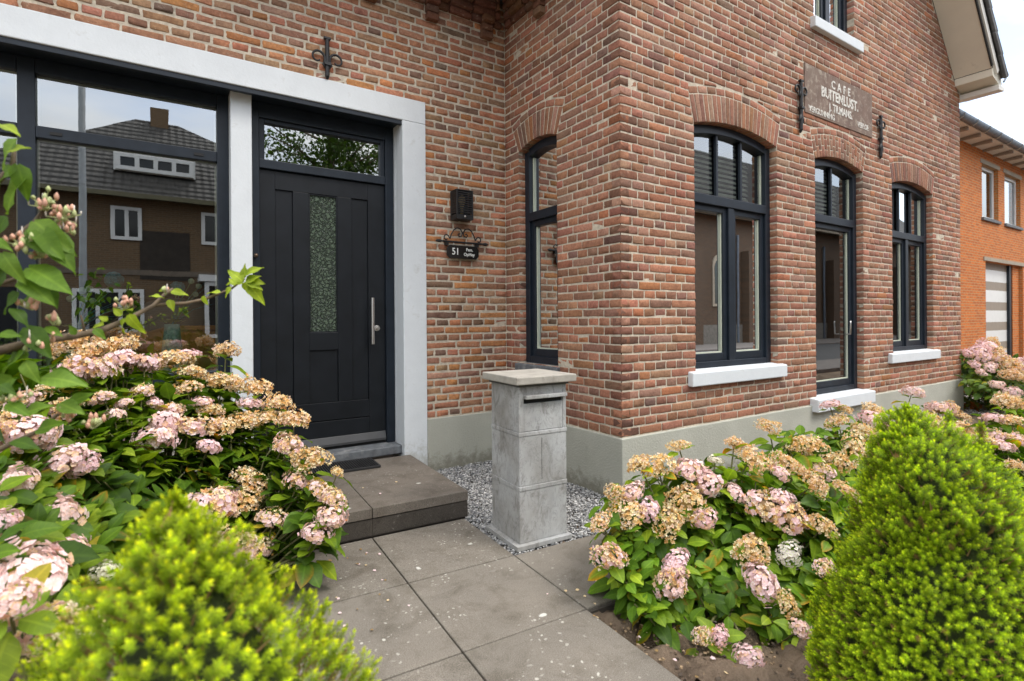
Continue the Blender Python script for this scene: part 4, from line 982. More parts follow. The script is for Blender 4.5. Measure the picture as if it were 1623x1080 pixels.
while x_ < 30: 
    MB().tube([(x_, NY-.56, gz+.10), (x_, NY-.54, gz+.03), (x_, NY-.47, gz-.01), (x_, NY-.40, gz+.03)], .014, 6).build('gutter_bracket', M['steel'], nb); x_ += .75
MB().prism([(NY-.45, gz+.06), (NY+5, gz+3.4), (NY+5, gz+3.5), (NY-.45, gz+.16)], 9.2, 40, 'x').build('roof', M['tile'], nb)
MB().box(9.3, 9.62, NY-.2, NY+.1, gz-.55, gz-.40).build('wall_bracket', pv, nb)
# ================================================================== ACROSS THE STREET (seen mirrored in the panes)
YM = 2*(DF+.03)
def vr(px, py, Yv): q = onp(px, py, 1, Yv); return q[0], YM-Yv, q[2]
M['brown'] = brick_tex('brown_brick', ((.15,.085,.035),(.11,.064,.028)), (.16,.125,.085)); M['church'] = brick_tex('church_brick', ((.095,.048,.022),(.062,.033,.018)), (.11,.09,.065))
M['pantile'] = simple('dark_pantile', (.040,.037,.032), .7, .45, 5)
t = M['pantile'].node_tree; p = gpos(t); sp = node(t, 'ShaderNodeSeparateXYZ'); t.links.new(p, sp.inputs[0])
def sinw(sock, f): 
    a = node(t, 'ShaderNodeMath', operation='MULTIPLY'); a.inputs[1].default_value = f; t.links.new(sock, a.inputs[0]); b = node(t, 'ShaderNodeMath', operation='SINE'); t.links.new(a.outputs[0], b.inputs[0]); return b.outputs[0]
ad = node(t, 'ShaderNodeMath', operation='ADD'); t.links.new(sinw(sp.outputs['X'], 2*math.pi/.22), ad.inputs[0]); t.links.new(sinw(sp.outputs['Z'], 2*math.pi/.19), ad.inputs[1])
t.links.new(bump(t, ad.outputs[0], .8, .05), t.nodes['Principled BSDF'].inputs['Normal'])
OYV = 17.2; OY = YM-OYV
op_ = empty('opposite_house', (-2.5, OY, 0)); tag(op_, 'brown brick house with hipped pantile roof mirrored in the shop window', 'house')
MB().box(-7.4, 4.2, OY-8, OY, -.1, 4.95).build('wall', M['brown'], op_)
ex0, ex1, ey0, ey1, ez = -7.9, 4.7, OY+.45, OY-8.5, 4.98
apx0, apx1, apy, apz = -3.2, -1.9, OY-3.6, 8.45
MB().add([(ex0, ey0, ez), (ex1, ey0, ez), (ex1, ey1, ez), (ex0, ey1, ez), (apx0, apy, apz), (apx1, apy, apz)], [(0,1,5,4),(1,2,5),(2,3,4,5),(3,0,4),(3,2,1,0)]).build('roof', M['pantile'], op_)
MB().box(ex0, ex1, ey0-.06, ey0+.06, ez-.10, ez+.03).build('gutter', simple('old_gutter', (.12,.11,.06), .6), op_)
MB().box(-2.75, -2.2, apy-.3, apy+.3, apz-.4, apz+.45).build('chimney', M['brown'], op_, bevel=.01)
dg2 = simple('dark_pane', (.02,.022,.022), .1, .1)
def owin(x0, x1, y, z0, z1, n, parent, t2=.10):
    w_ = empty('window', ((x0+x1)/2, y, z0), parent); f = MB()
    f.box(x0, x1, y, y+.08, z0, z0+t2).box(x0, x1, y, y+.08, z1-t2, z1)
    for k in range(n+1):
        xx = x0+(x1-x0-t2)*k/n; f.box(xx, xx+t2, y+.001, y+.081, z0+t2, z1-t2)
    f.build('frame', pv, w_); MB().box(x0+.02, x1-.02, y-.05, y+.03, z0+.02, z1-.02).build('pane', dg2, w_)
for (pa, pb, pt, pbm, n) in ((175, 225, 326, 382, 2), (319, 369, 337, 391, 2)):
    xa, _, z1_ = vr(pa, pt, OYV); xb, _, z0_ = vr(pb, pbm, OYV); owin(xa, xb, OY-.02, z0_, z1_, n, op_)
xa, _, z1_ = vr(183, 241, OYV+.45); xb, _, z0_ = vr(307, 283, OYV+.45)
MB().box(xa-.05, xb+.05, OY-3.2, OY-.46, z0_-.02, z1_+.10).build('dormer', pv, op_); owin(xa, xb, OY-.45, z0_, z1_, 4, op_, .12)
owin(-1.35, .8, OY+.55, .7, 2.45, 3, op_, .12); MB().box(-1.5, .95, OY-.02, OY+.7, 2.46, 2.66).build('bay_roof', pv, op_); MB().box(-1.4, .85, OY-.02, OY+.55, -.05, .7).build('bay_base', M['brown'], op_)
owin(-4.6, -2.9, OY-.02, .9, 2.2, 3, op_, .1); MB().box(-3.0, -1.7, OY-.02, OY+.02, 2.5, 4.0).build('brick_panel', simple('dark_brick_panel', (.035,.028,.022), .9, .3), op_); MB().box(-7.4, 4.2, OY-.02, OY+.03, 2.62, 2.78).build('string_course', simple('pale_string_course', (.16,.13,.10), .9, .2), op_)
MB().box(-6.4, -5.4, OY-.02, OY+.03, 0, 2.2).build('door', M['door'], op_)
a1 = vr(131, 300, 10.2); lpst = empty('street_lamp', (a1[0], a1[1], 0)); tag(lpst, 'grey street lamp post mirrored in the shop window', 'street lamp')
MB().tube([(a1[0], a1[1], -.05), (a1[0], a1[1], 1.2), (a1[0], a1[1], 1.25), (a1[0], a1[1], 7.2)], [.085, .085, .06, .05], 12).build('pole', simple('grey_pole', (.20,.22,.23), .5), lpst, smooth=True)
MB().tube([(a1[0], a1[1], 7.1), (a1[0], a1[1]+.5, 7.35), (a1[0], a1[1]+1.1, 7.4)], .04, 8).build('arm', M['gutter'], lpst); MB().box(a1[0]-.12, a1[0]+.12, a1[1]+1.0, a1[1]+1.7, 7.33, 7.47).build('lamp_head', M['gutter'], lpst, bevel=.03)
# church beyond, mirrored in the gable windows
chx0, chx1, chy = 9.0, 46.0, -13.6
chh = empty('brick_church', (25, chy, 0)); tag(chh, 'long brick church with arched windows mirrored in the gable windows', 'church')
MB().box(chx0, chx1, chy-9, chy, -.1, 6.3).build('wall', M['church'], chh); MB().box(chx0-.05, chx1+.05, chy-8, chy+.06, -.1, .9).build('plinth', simple('church_plinth', (.16,.15,.13), .9, .2), chh)
MB().prism([(chy+.5, 6.2), (chy-4.5, 11.4), (chy-9.5, 6.2)], chx0-.5, chx1+.5, 'x').build('roof', M['pantile'], chh); MB().box(chx0-.4, chx1+.4, chy+.4, chy+.6, 6.12, 6.3).build('gutter', conc, chh)
for x_ in np.arange(9.9, 45, 4.2): MB().box(x_-.3, x_+.3, chy, chy+.45, -.1, 4.6).build('buttress', M['church'], chh)
for x_ in np.arange(13.4, 45, 8.4): MB().tube([(x_, chy+.1, 0), (x_, chy+.1, 5.4)], .06, 8).build('downpipe', M['gutter'], chh)
for x_ in np.arange(12, 45, 4.2):
    pts = [(x_-.55, 1.8), (x_+.55, 1.8)]+[(x_+.55*math.cos(a), 3.8+.55*math.sin(a)) for a in np.linspace(0, math.pi, 9)]
    w_ = empty('arched_window', (x_, chy, 1.8), chh); MB().prism(pts, chy-.02, chy+.06, 'y').build('surround', conc, w_)
    MB().prism([(x_+(a-x_)*.76, 2.7+(b-2.7)*.86) for a, b in pts], chy-.01, chy+.07, 'y').build('pane', dg2, w_)
# ================================================================== PLANTS
def leaf_mat(name, transl=.30, rough=.42, vein=True, scale=1.0, spec=.4, ttint=(1.25,1.35,.55), var=True):
    m, t, P, O = newmat(name)
    a = node(t, 'ShaderNodeAttribute', attribute_name='col').outputs['Color']; oi = node(t, 'ShaderNodeObjectInfo').outputs['Color']
    c = mixc(t, 1, a, oi, 'MULTIPLY'); p = gpos(t)
    if var: c = mixc(t, 1, c, ramp(t, noise(t, p, 28, 4), .3, .72, (.78,.80,.75,1), (1.18,1.14,1.1,1)), 'MULTIPLY')
    if vein:
        l = node(t, 'ShaderNodeAttribute', attribute_name='luv').outputs['Vector']; s = node(t, 'ShaderNodeSeparateXYZ'); t.links.new(l, s.inputs[0])
        ab = node(t, 'ShaderNodeMath', operation='ABSOLUTE'); t.links.new(s.outputs['X'], ab.inputs[0])
        mid = ramp(t, ab.outputs[0], .015, .075, (1,1,1,1), (0,0,0,1))
        k = node(t, 'ShaderNodeMath', operation='MULTIPLY_ADD'); k.inputs[1].default_value = -.30; t.links.new(ab.outputs[0], k.inputs[0]); t.links.new(s.outputs['Y'], k.inputs[2])
        k2 = node(t, 'ShaderNodeMath', operation='MULTIPLY'); k2.inputs[1].default_value = 46; t.links.new(k.outputs[0], k2.inputs[0]); sn = node(t, 'ShaderNodeMath', operation='SINE'); t.links.new(k2.outputs[0], sn.inputs[0])
        sv = ramp(t, sn.outputs[0], .80, 1.0, (0,0,0,1), (.45,.45,.45,1))
        vv = mixc(t, 1, mid, sv, 'LIGHTEN'); c = mixc(t, mixc(t, 1, vv, (.5,.5,.5), 'MULTIPLY'), c, mixc(t, 1, c, (1.9,1.7,1.9), 'MULTIPLY'))
        t.links.new(bump(t, sn.outputs[0], -.35, .0025*scale), P.inputs['Normal'])
    t.links.new(c, P.inputs['Base Color']); P.inputs['Roughness'].default_value = rough; P.inputs['Specular IOR Level'].default_value = spec
    tl = node(t, 'ShaderNodeBsdfTranslucent'); t.links.new(mixc(t, 1, c, ttint, 'MULTIPLY'), tl.inputs['Color'])
    mxs = node(t, 'ShaderNodeMixShader'); mxs.inputs[0].default_value = transl; t.links.new(P.outputs[0], mxs.inputs[1]); t.links.new(tl.outputs[0], mxs.inputs[2]); t.links.new(mxs.outputs[0], O.inputs[0])
    return m
M['hleaf'] = leaf_mat('hydrangea_leaf', .34, .5, spec=.28); M['cleaf'] = leaf_mat('clerodendrum_leaf', .38, .55, spec=.25); M['petal'] = leaf_mat('petal', .22, .8, False, spec=.15, ttint=(1.0,.97,.95), var=False)
M['needle'] = leaf_mat('spruce_needle', .22, .55, False, spec=.25); M['tleaf'] = leaf_mat('tree_leaf', .35, .6, False)
M['stem'] = simple('brown_stem', (.12,.085,.05), .8, .3, 40); M['gstem'] = simple('green_brown_stem', (.12,.12,.04), .7, .3, 30)
def leaf_tpl(W=.62, fold=.22, curl=.30, twist=0.0, rows=7, heart=False, wave=.03, seed=0):
    r2 = np.random.default_rng(seed); V, L, C = [], [], []
    for i in range(rows):
        tt = i/(rows-1)
        if heart: w = W*.5*(math.sin(math.pi*min(1, tt**.55))**.9*(1-tt**3*.25)) if 0 < tt < 1 else (.10*W if tt == 0 else 0)
        else: w = W*.5*math.sin(math.pi*tt**.82)**.85 if 0 < tt < 1 else 0
        zc = -curl*tt*tt+.10*tt
        for s in (-1, -.5, 0, .5, 1):
            z = zc+fold*abs(s)*w*(1-.35*abs(s))+wave*math.sin(tt*9+s*2+seed)*abs(s)
            x = tt+(-.06*abs(s) if heart and tt < .3 else 0)+(.03*(i % 2) if abs(s) == 1 else 0)
            V.append((x, s*w+twist*tt*tt*.2, z)); L.append((s*.5*(w/(W*.5) if w else 0), tt, 0)); C.append((tt, abs(s)))
    F = [(i*5+k, i*5+k+1, (i+1)*5+k+1, (i+1)*5+k) for i in range(rows-1) for k in range(4)]
    return np.array(V), np.array(F), np.array(L), np.array(C)
HT = [leaf_tpl(.62, .25, .25, .1, seed=1), leaf_tpl(.68, .15, .42, -.2, seed=2), leaf_tpl(.58, .32, .15, .2, seed=3), leaf_tpl(.65, .22, .55, -.1, seed=4), leaf_tpl(.60, .10, .30, 0, seed=5)]
CT = [leaf_tpl(.58, .30, .30, .1, heart=True, seed=1, wave=.05), leaf_tpl(.52, .22, .45, -.2, heart=True, seed=2, wave=.06), leaf_tpl(.62, .38, .20, .2, heart=True, seed=3, wave=.05)]
def frames(D, N):
    D = D/np.linalg.norm(D, axis=1, keepdims=True); S = np.cross(N, D); S /= np.maximum(1e-6, np.linalg.norm(S, axis=1, keepdims=True)); N2 = np.cross(D, S)
    return np.stack([D, S, N2], -1)     # columns
class Leaves:
    def __init__(s): s.P, s.D, s.N, s.L, s.C, s.T, s.A = [], [], [], [], [], [], []
    def add(s, p, d, n, L, c, tip=0.0):
        s.P.append(p); s.D.append(d); s.N.append(n); s.L.append(L); s.C.append(c); s.T.append(tip)
    def build(s, tpls, mat, parent, nsingle, name='leaf', restname='foliage', tipcol=(.33,.13,.02)):
        P = np.array(s.P); A = frames(np.array(s.D), np.array(s.N))*np.array(s.L)[:, None, None]; C = np.array(s.C); T = np.array(s.T); n = len(P)
        ti = np.random.default_rng(5).integers(0, len(tpls), n)
        # which leaves show: coarse depth test over the picture
        mid = P+A[:, :, 0]*.5; x, y, Dd = pix(mid); size = np.array(s.L)*FPX/np.maximum(Dd, .1)
        ins = (x > -5) & (x < 1628) & (y > -5) & (y < 1085) & (Dd > .2)
        cell = {}
        for i in np.argsort(Dd):
            if not ins[i]: continue
            k = (int(x[i]//22), int(y[i]//22)); cell.setdefault(k, []).append(i)
        rank = np.full(n, 99)
        for k, l in cell.items():
            for j, i in enumerate(l): rank[i] = j
        key = np.where(ins, size*(rank < 2)+.3*size*(rank == 2), 0); sel = set(np.argsort(-key)[:nsingle].tolist()) if nsingle else set()
        meshes = []
        for k, (V, F, Lu, Cc) in enumerate(tpls):
            for tipped in (0, 1):
                cols = np.ones((len(V), 3))
                if tipped: f = np.clip((Cc[:, 0]*.6+Cc[:, 1]*.6-.55)*2.2, 0, 1)[:, None]; cols = cols*(1-f)+f*np.array([3.2, 1.0, .9])
                me = np_mesh(name, V, F, cols=cols, smooth=True, luv=Lu); me.materials.append(mat); meshes.append(me)
        for i in sel:
            o = bpy.data.objects.new(name, meshes[ti[i]*2+(1 if T[i] > .5 else 0)]); COL.objects.link(o)
            m4 = Matrix.Identity(4)
            for a in range(3):
                for b in range(3): m4[a][b] = A[i, a, b]
                m4[a][3] = P[i, a]
            o.parent = parent; o.matrix_parent_inverse = Matrix.Translation(-Vector(wbase(parent))); o.matrix_basis = m4; o.color = (*C[i], 1)
        Vs, Fs, Cs, Ls, off = [], [], [], [], 0
        for k, (V, F, Lu, Cc) in enumerate(tpls):
            for tipped in (0, 1):
                idx = np.array([i for i in range(n) if i not in sel and ti[i] == k and (T[i] > .5) == bool(tipped)], int)
                if not len(idx): continue
                W_ = np.einsum('nij,vj->nvi', A[idx], V)+P[idx][:, None]
                cols = np.ones((len(V), 3))
                if tipped: f = np.clip((Cc[:, 0]*.6+Cc[:, 1]*.6-.55)*2.2, 0, 1)[:, None]; cols = cols*(1-f)+f*np.array([3.2, 1.0, .9])
                Vs.append(W_.reshape(-1, 3)); Cs.append((C[idx][:, None]*cols[None]).reshape(-1, 3)); Ls.append(np.tile(Lu, (len(idx), 1)))
                Fs.append((F[None]+(np.arange(len(idx))*len(V))[:, None, None]).reshape(-1, F.shape[1])+off); off += len(idx)*len(V)
        if Vs:
            me = np_mesh(restname, np.concatenate(Vs), np.concatenate(Fs), cols=np.concatenate(Cs), smooth=True, luv=np.concatenate(Ls))
            tag(link(restname, me, parent, mat), kind='stuff')
# ----- hydrangea heads: florets of four petals on a flattened dome
def head_mesh(kind, seed):
    r2 = np.random.default_rng(seed); V, F, C = [], [], []
    n = {'P': 160, 'T': 240, 'M': 205, 'W': 130}[kind]
    off = 0
    # inner mass
    me = bpy.data.meshes.new('x'); bm = bmesh.new(); bmesh.ops.create_icosphere(bm, subdivisions=2, radius=.20)
    iv = np.array([v.co[:] for v in bm.verts])*np.array([1, 1, .62])+np.array([0, 0, -.02]); iv *= r2.uniform(.9, 1.1, (len(iv), 1)); ifc = [tuple(v.index for v in f.verts) for f in bm.faces]; bm.free()
    incol = {'P': (.55,.36,.30), 'T': (.38,.26,.10), 'M': (.45,.32,.18), 'W': (.6,.55,.38)}[kind]
    V += iv.tolist(); F += [tuple(f)+(f[2],) if False else f for f in ifc]; C += [incol]*len(iv); off = len(iv)
    for i in range(n):
        zz = 1-1.52*(i+.5)/n; ph = i*2.39996+r2.normal(0, .25); rr = math.sqrt(max(0, 1-zz*zz))
        nr = np.array([rr*math.cos(ph), rr*math.sin(ph), zz]); pos = nr*np.array([.46, .46, .27])*r2.uniform(.80, 1.12)*(1+.20*math.sin(2*ph+seed)+.13*math.sin(3*ph+1.7*seed+zz*3))
        k = kind
        if kind == 'M': k = 'P' if (r2.random() < .45 and zz < .75) else 'T'
        ax = nrm(nr+r2.normal(0, .20 if k != 'T' else .42, 3)); a = nrm(np.cross(ax, r2.normal(0, 1, 3))); b = np.cross(ax, a)
        if k == 'P': L, w, cup = r2.uniform(.072, .10), 1.10, r2.uniform(-.15, .35); base = np.array([.97,.73,.745])*(1-r2.uniform(0, .12))+r2.uniform(-.02, .05)*np.array([1, .6, .3]); cen = base*np.array([.95,.85,.75])
        elif k == 'W': L, w, cup = r2.uniform(.065, .09), 1.05, .15; base = np.array([.86,.80,.74])*r2.uniform(.88, 1); cen = np.array([.7,.75,.4])
        else: L, w, cup = r2.uniform(.045, .075), .9, r2.uniform(.1, 1.1); q = r2.random(); base = np.array([(.95,.68,.33),(.97,.79,.47),(.82,.50,.19),(.97,.84,.60),(.97,.74,.58)][int(q*5)])*r2.uniform(.82, 1.1); cen = base*np.array([.75,.62,.5])
        if r2.random() < .22 and k == 'P': base = np.array([(.90,.66,.46),(.80,.55,.33),(.96,.82,.74)][r2.integers(0, 3)])
        for q in range(4):
            t_ = q*math.pi/2+r2.normal(0, .12); u1 = math.cos(t_)*a+math.sin(t_)*b; u2 = -math.sin(t_)*a+math.cos(t_)*b; l = L*r2.uniform(.85, 1.1)
            c0 = pos; tip = pos+u1*l+ax*l*cup; m1 = pos+u1*l*.58+u2*l*.5*w+ax*l*(cup*.4+.10); m2 = pos+u1*l*.58-u2*l*.5*w+ax*l*(cup*.4+.10); md = pos+u1*l*.62+ax*l*(cup*.45-.03)
            V += [c0, m1, tip, m2, md]; F += [(off, off+1, off+4), (off+1, off+2, off+4), (off+2, off+3, off+4), (off+3, off, off+4)]; sh = r2.uniform(.93, 1.05)
            C += [cen, base*sh, np.clip(base*sh*1.06, 0, .92), base*sh, base*sh*.97]; off += 5
    return np_mesh('flower_head', np.array(V, float), [tuple(f) for f in F], cols=np.clip(np.array(C, float), 0, .95), smooth=False)
HEADS = {k: [head_mesh(k, 10*i+j) for j in range(6)] for i, k in enumerate('PTMW')}
for l in HEADS.values():
    for me in l: me.materials.append(M['petal'])
def inpoly(x, y, poly):
    c = False; j = len(poly)-1
    for i in range(len(poly)):
        if (poly[i][1] > y) != (poly[j][1] > y) and x < (poly[j][0]-poly[i][0])*(y-poly[i][1])/(poly[j][1]-poly[i][1])+poly[i][0]: c = not c
        j = i
    return c
GREENS = np.array([(.062,.130,.009),(.095,.185,.011),(.040,.088,.008),(.15,.245,.014),(.22,.31,.018)])
def hydrangea(label, group, heads, depthf, poly, nshoot, center, seed, nsingle=300, back=.55, leafL=(.085, .135), bright=1.0, ground=-.04, tipp=.05, zmin=.03):
    r2 = np.random.default_rng(seed); base = empty('hydrangea_shrub', (center[0], center[1], ground)); tag(base, label, 'hydrangea', group)
    c2 = np.array(center[:2]); LV = Leaves(); stems = MB()
    def outward(p):
        o = np.array([p[0]-c2[0], p[1]-c2[1], 0.0]); n_ = np.linalg.norm(o); return o/max(n_, .05) if n_ > .05 else np.array([0, -1., 0])
    def shoot(p, axis, npairs, scale=1.0, stem=True, start=.02, young=0):
        p = np.asarray(p, float); ph = r2.uniform(0, 6.28)
        root = np.array([c2[0]+(p[0]-c2[0])*.35+r2.normal(0, .05), c2[1]+(p[1]-c2[1])*.35+r2.normal(0, .05), ground])
        if stem:
            m1 = root*.45+p*.55; m1[2] = p[2]*.45; m2 = p-axis*.12
            stems.tube([root, m1, m2, p], [.0065, .0055, .0042, .0032], 5, cap=False)
        a = nrm(np.cross(axis, r2.normal(0, 1, 3))); b = np.cross(axis, a); s = start
        for k in range(npairs):
            q = p-axis*s; q = q+np.array([0, 0, -.0]); ang = ph+k*math.pi/2+r2.normal(0, .2)
            for sg in (1, -1):
                out = (math.cos(ang)*a+math.sin(ang)*b)*sg; el = r2.uniform(.05, .55)-.16*k
                d = nrm(out+axis*el+np.array([0, 0, -.12])); n_ = nrm(axis*.9+np.array([0, 0, .55])-out*.2+r2.normal(0, .15, 3))
                L = r2.uniform(*leafL)*scale*(.72+.16*min(k, 2)); g = GREENS[min(4, int(r2.choice(5, p=[.28, .28, .14, .2, .10])))]*r2.uniform(.8, 1.2)*bright
                if k < young: g = g*.4+.6*np.array([.20,.30,.016])*r2.uniform(.8, 1.15)*bright
                if r2.random() < .02: g = np.array([.34,.29,.02])
                LV.add(q+out*.012, d, n_, L, g, 1.0 if r2.random() < tipp else 0)
            s += r2.uniform(.035, .075)*scale
    for (px, py, sz, kd) in heads:
        D = depthf(px, py); p = at(px, py, D); dia = sz*1.0*D/FPX
        ax = nrm(np.array([0, 0, 1.0])+.42*outward(p)-FW*.28+r2.normal(0, .16, 3))
        me = HEADS[kd][r2.integers(0, 6)]; o = bpy.data.objects.new('flower_head', me); COL.objects.link(o)
        q = Vector(ax).to_track_quat('Z', 'X'); o.parent = base; o.matrix_parent_inverse = Matrix.Translation(-Vector(wbase(base)))
        o.matrix_basis = Matrix.Translation(Vector(p)) @ q.to_matrix().to_4x4() @ Matrix.Rotation(r2.uniform(0, 6.28), 4, 'Z') @ Matrix.Diagonal((dia*r2.uniform(.85, 1.25), dia*r2.uniform(.85, 1.15), dia*r2.uniform(.8, 1.25), 1))
        v_ = r2.uniform(.93, 1.03); o.color = (v_, v_*r2.uniform(.96, 1.03), v_*r2.uniform(.94, 1.04), 1)
        shoot(p-ax*dia*.16, ax, 4, start=.015, young=2)
    xs = [q[0] for q in poly]; ys = [q[1] for q in poly]; k = 0; tries = 0
    while k < nshoot and tries < nshoot*30:
        tries += 1; x, y = r2.uniform(min(xs), max(xs)), r2.uniform(min(ys), max(ys))
        if not inpoly(x, y, poly): continue
        D = depthf(x, y)+.03+back*(1 if y < 880 else .4)*r2.random()**1.8; p = at(x, y, D)
        if p[2] < zmin: continue
        ax = nrm(np.array([0, 0, 1.0])+.75*outward(p)+r2.normal(0, .25, 3)); shoot(p, ax, r2.integers(2, 4), stem=(r2.random() < .5), start=.0); k += 1
    LV.build(HT, M['hleaf'], base, nsingle); stems.build('stems', M['gstem'], base, smooth=True, kind='stuff')
    return base
LH = [(47,916,115,'P'),(98,876,66,'P'),(90,998,92,'M'),(96,820,70,'P'),(28,768,62,'P'),(6,828,50,'P'),(164,906,36,'W'),(14,955,70,'P'),(338,800,72,'M'),(398,760,48,'T'),(249,847,44,'P'),(371,868,66,'M'),(412,866,36,'M'),(40,690,70,'P'),(14,672,56,'M'),(70,694,50,'P'),(101,728,60,'P'),(132,738,40,'P'),(243,700,66,'P'),(300,678,62,'M'),(262,672,52,'P'),(331,709,42,'P'),(118,545,54,'T'),(145,562,56,'T'),(190,549,46,'T'),(196,573,48,'P'),(229,578,42,'P'),(274,572,52,'T'),(298,562,32,'P'),(128,586,62,'M'),(160,590,50,'M'),(97,652,50,'M'),(163,632,36,'M'),(303,592,46,'T'),(296,616,38,'T'),(358,557,46,'T'),(352,606,52,'T'),(378,612,46,'T'),(408,616,40,'T'),(319,638,34,'P'),(272,650,34,'M'),(198,640,28,'P'),(350,678,50,'T'),(386,668,46,'T'),(334,652,36,'T'),(399,641,34,'P'),(442,639,36,'T'),(466,666,40,'T'),(424,663,44,'T'),(458,706,48,'M'),(494,727,46,'T'),(473,762,42,'M'),(535,749,20,'T'),(352,794,58,'P'),(388,792,46,'T'),(434,822,48,'M'),(510,780,42,'M'),(530,790,36,'M'),(526,820,46,'P'),(502,845,46,'P'),(30,640,44,'M'),(60,628,40,'T'),(225,622,30,'M'),(246,640,28,'P'),(180,660,30,'P')]
fL = lambda px, py: float(np.interp(px, [0, 200, 400, 550], [2.25, 2.6, 3.05, 2.92])-np.interp(px, [0, 400], [.92, .66])*max(-.2, (py-550)/300))
polyL = [(-40, 560), (60, 575), (150, 580), (260, 590), (350, 600), (440, 670), (480, 710), (520, 770), (535, 830), (500, 868), (430, 880), (330, 885), (220, 890), (140, 880), (60, 890), (-40, 900)]
hydrangea('big hydrangea with pink and faded tan heads under the shop window', 'hydrangeas around the house', LH, fL, polyL, 700, (-2.62, .15), 21, bright=1.0)
RA = [(974,781,27,'T'),(1002,779,38,'P'),(952,827,34,'T'),(993,812,50,'T'),(1028,808,40,'P'),(1059,828,54,'T'),(1087,797,56,'T'),(1116,822,38,'P'),(1092,744,42,'P'),(1119,765,46,'P'),(1136,779,24,'W'),(1166,781,34,'P'),(1043,738,46,'T'),(1012,735,40,'T'),(965,882,46,'M'),(1070,894,42,'P'),(1065,923,50,'M'),(1113,1008,30,'M'),(1141,1008,32,'P'),(1191,875,52,'T'),(1207,923,52,'P'),(1251,878,44,'W'),(1248,957,40,'T'),(1269,997,28,'P'),(1188,1042,42,'P'),(1217,803,62,'M'),(1254,822,58,'M'),(1305,834,40,'T'),(1235,749,28,'P'),(1267,745,24,'T'),(1292,768,40,'T'),(1342,779,38,'T'),(1308,900,32,'M'),(1134,731,30,'W'),(1075,707,28,'T'),(1164,703,28,'T'),(1191,727,46,'T'),(1240,790,40,'P'),(1330,1000,30,'M')]
fA = lambda px, py: float(np.interp(px, [940, 1150, 1350], [2.5, 2.55, 2.45])-.60*(py-730)/300)
polyA = [(950, 800), (1000, 750), (1080, 730), (1180, 730), (1300, 780), (1360, 800), (1400, 900), (1380, 1080), (1250, 1085), (1100, 1060), (1050, 1000), (1000, 960), (985, 900), (950, 870)]
hydrangea('hydrangea with pink and tan heads beside the path, in front of the house corner', 'hydrangeas around the house', RA, fA, polyA, 340, (-.38, -1.02), 22, back=.5, bright=1.25, tipp=.10, leafL=(.08, .125))
RB = [(1218,676,32,'T'),(1288,711,46,'T'),(1331,734,36,'T'),(1327,668,26,'T'),(1339,649,24,'T'),(1315,642,24,'P'),(1385,653,36,'T'),(1382,667,38,'P'),(1370,686,36,'T'),(1354,709,44,'T'),(1446,622,33,'P'),(1488,649,33,'P'),(1508,645,20,'T'),(1475,671,44,'T'),(1525,660,20,'T'),(1510,681,40,'T'),(1533,685,40,'T'),(1260,705,36,'T'),(1240,735,40,'T'),(1305,745,36,'M'),(1410,690,36,'T')]
fB = lambda px, py: float(np.interp(px, [1160, 1350, 1450, 1560], [3.0, 3.3, 3.9, 4.0])-.45*(py-650)/100)
polyB = [(1190, 720), (1240, 690), (1330, 665), (1400, 665), (1440, 640), (1500, 655), (1545, 690), (1550, 800), (1200, 800)]
hydrangea('hydrangea under the arched windows, behind the larger dwarf spruce', 'hydrangeas around the house', RB, fB, polyB, 170, (.9, -1.0), 23, back=.5, bright=1.25, nsingle=150, tipp=.12)
RC = [(1557,700,38,'T'),(1591,709,28,'P'),(1593,696,26,'T'),(1592,638,36,'T'),(1572,664,30,'P'),(1603,668,38,'T'),(1615,640,30,'T'),(1607,738,24,'T'),(1618,700,30,'M'),(1575,690,30,'M')]
fC = lambda px, py: float(3.9-.55*(py-640)/100)
hydrangea('hydrangea at the edge of the picture beyond the larger dwarf spruce', 'hydrangeas around the house', RC, fC, [(1560, 650), (1640, 640), (1680, 760), (1640, 800), (1545, 790), (1540, 720)], 60, (1.6, -1.7), 24, back=.6, bright=1.2, nsingle=60)
RD = [(1548,556,22,'P'),(1565,548,24,'P'),(1573,542,18,'T'),(1556,563,26,'P'),(1580,556,24,'T'),(1590,571,24,'M'),(1600,578,28,'T'),(1570,582,20,'P'),(1545,578,16,'P'),(1597,594,26,'T'),(1615,574,22,'P'),(1612,596,26,'T'),(1580,610,18,'P'),(1605,622,22,'P'),(1555,590,14,'P'),(1532,560,16,'P'),(1620,585,20,'M'),(1583,566,20,'M')]
fD = lambda px, py: float(6.9-.9*(py-540)/100)
hydrangea('distant pink hydrangea standing in front of the orange brick house', 'hydrangeas around the house', RD, fD, [(1525, 560), (1560, 552), (1640, 580), (1660, 650), (1600, 640), (1560, 625), (1520, 600)], 110, (7.9, .2), 25, back=.9, bright=.8, nsingle=40, zmin=.1)
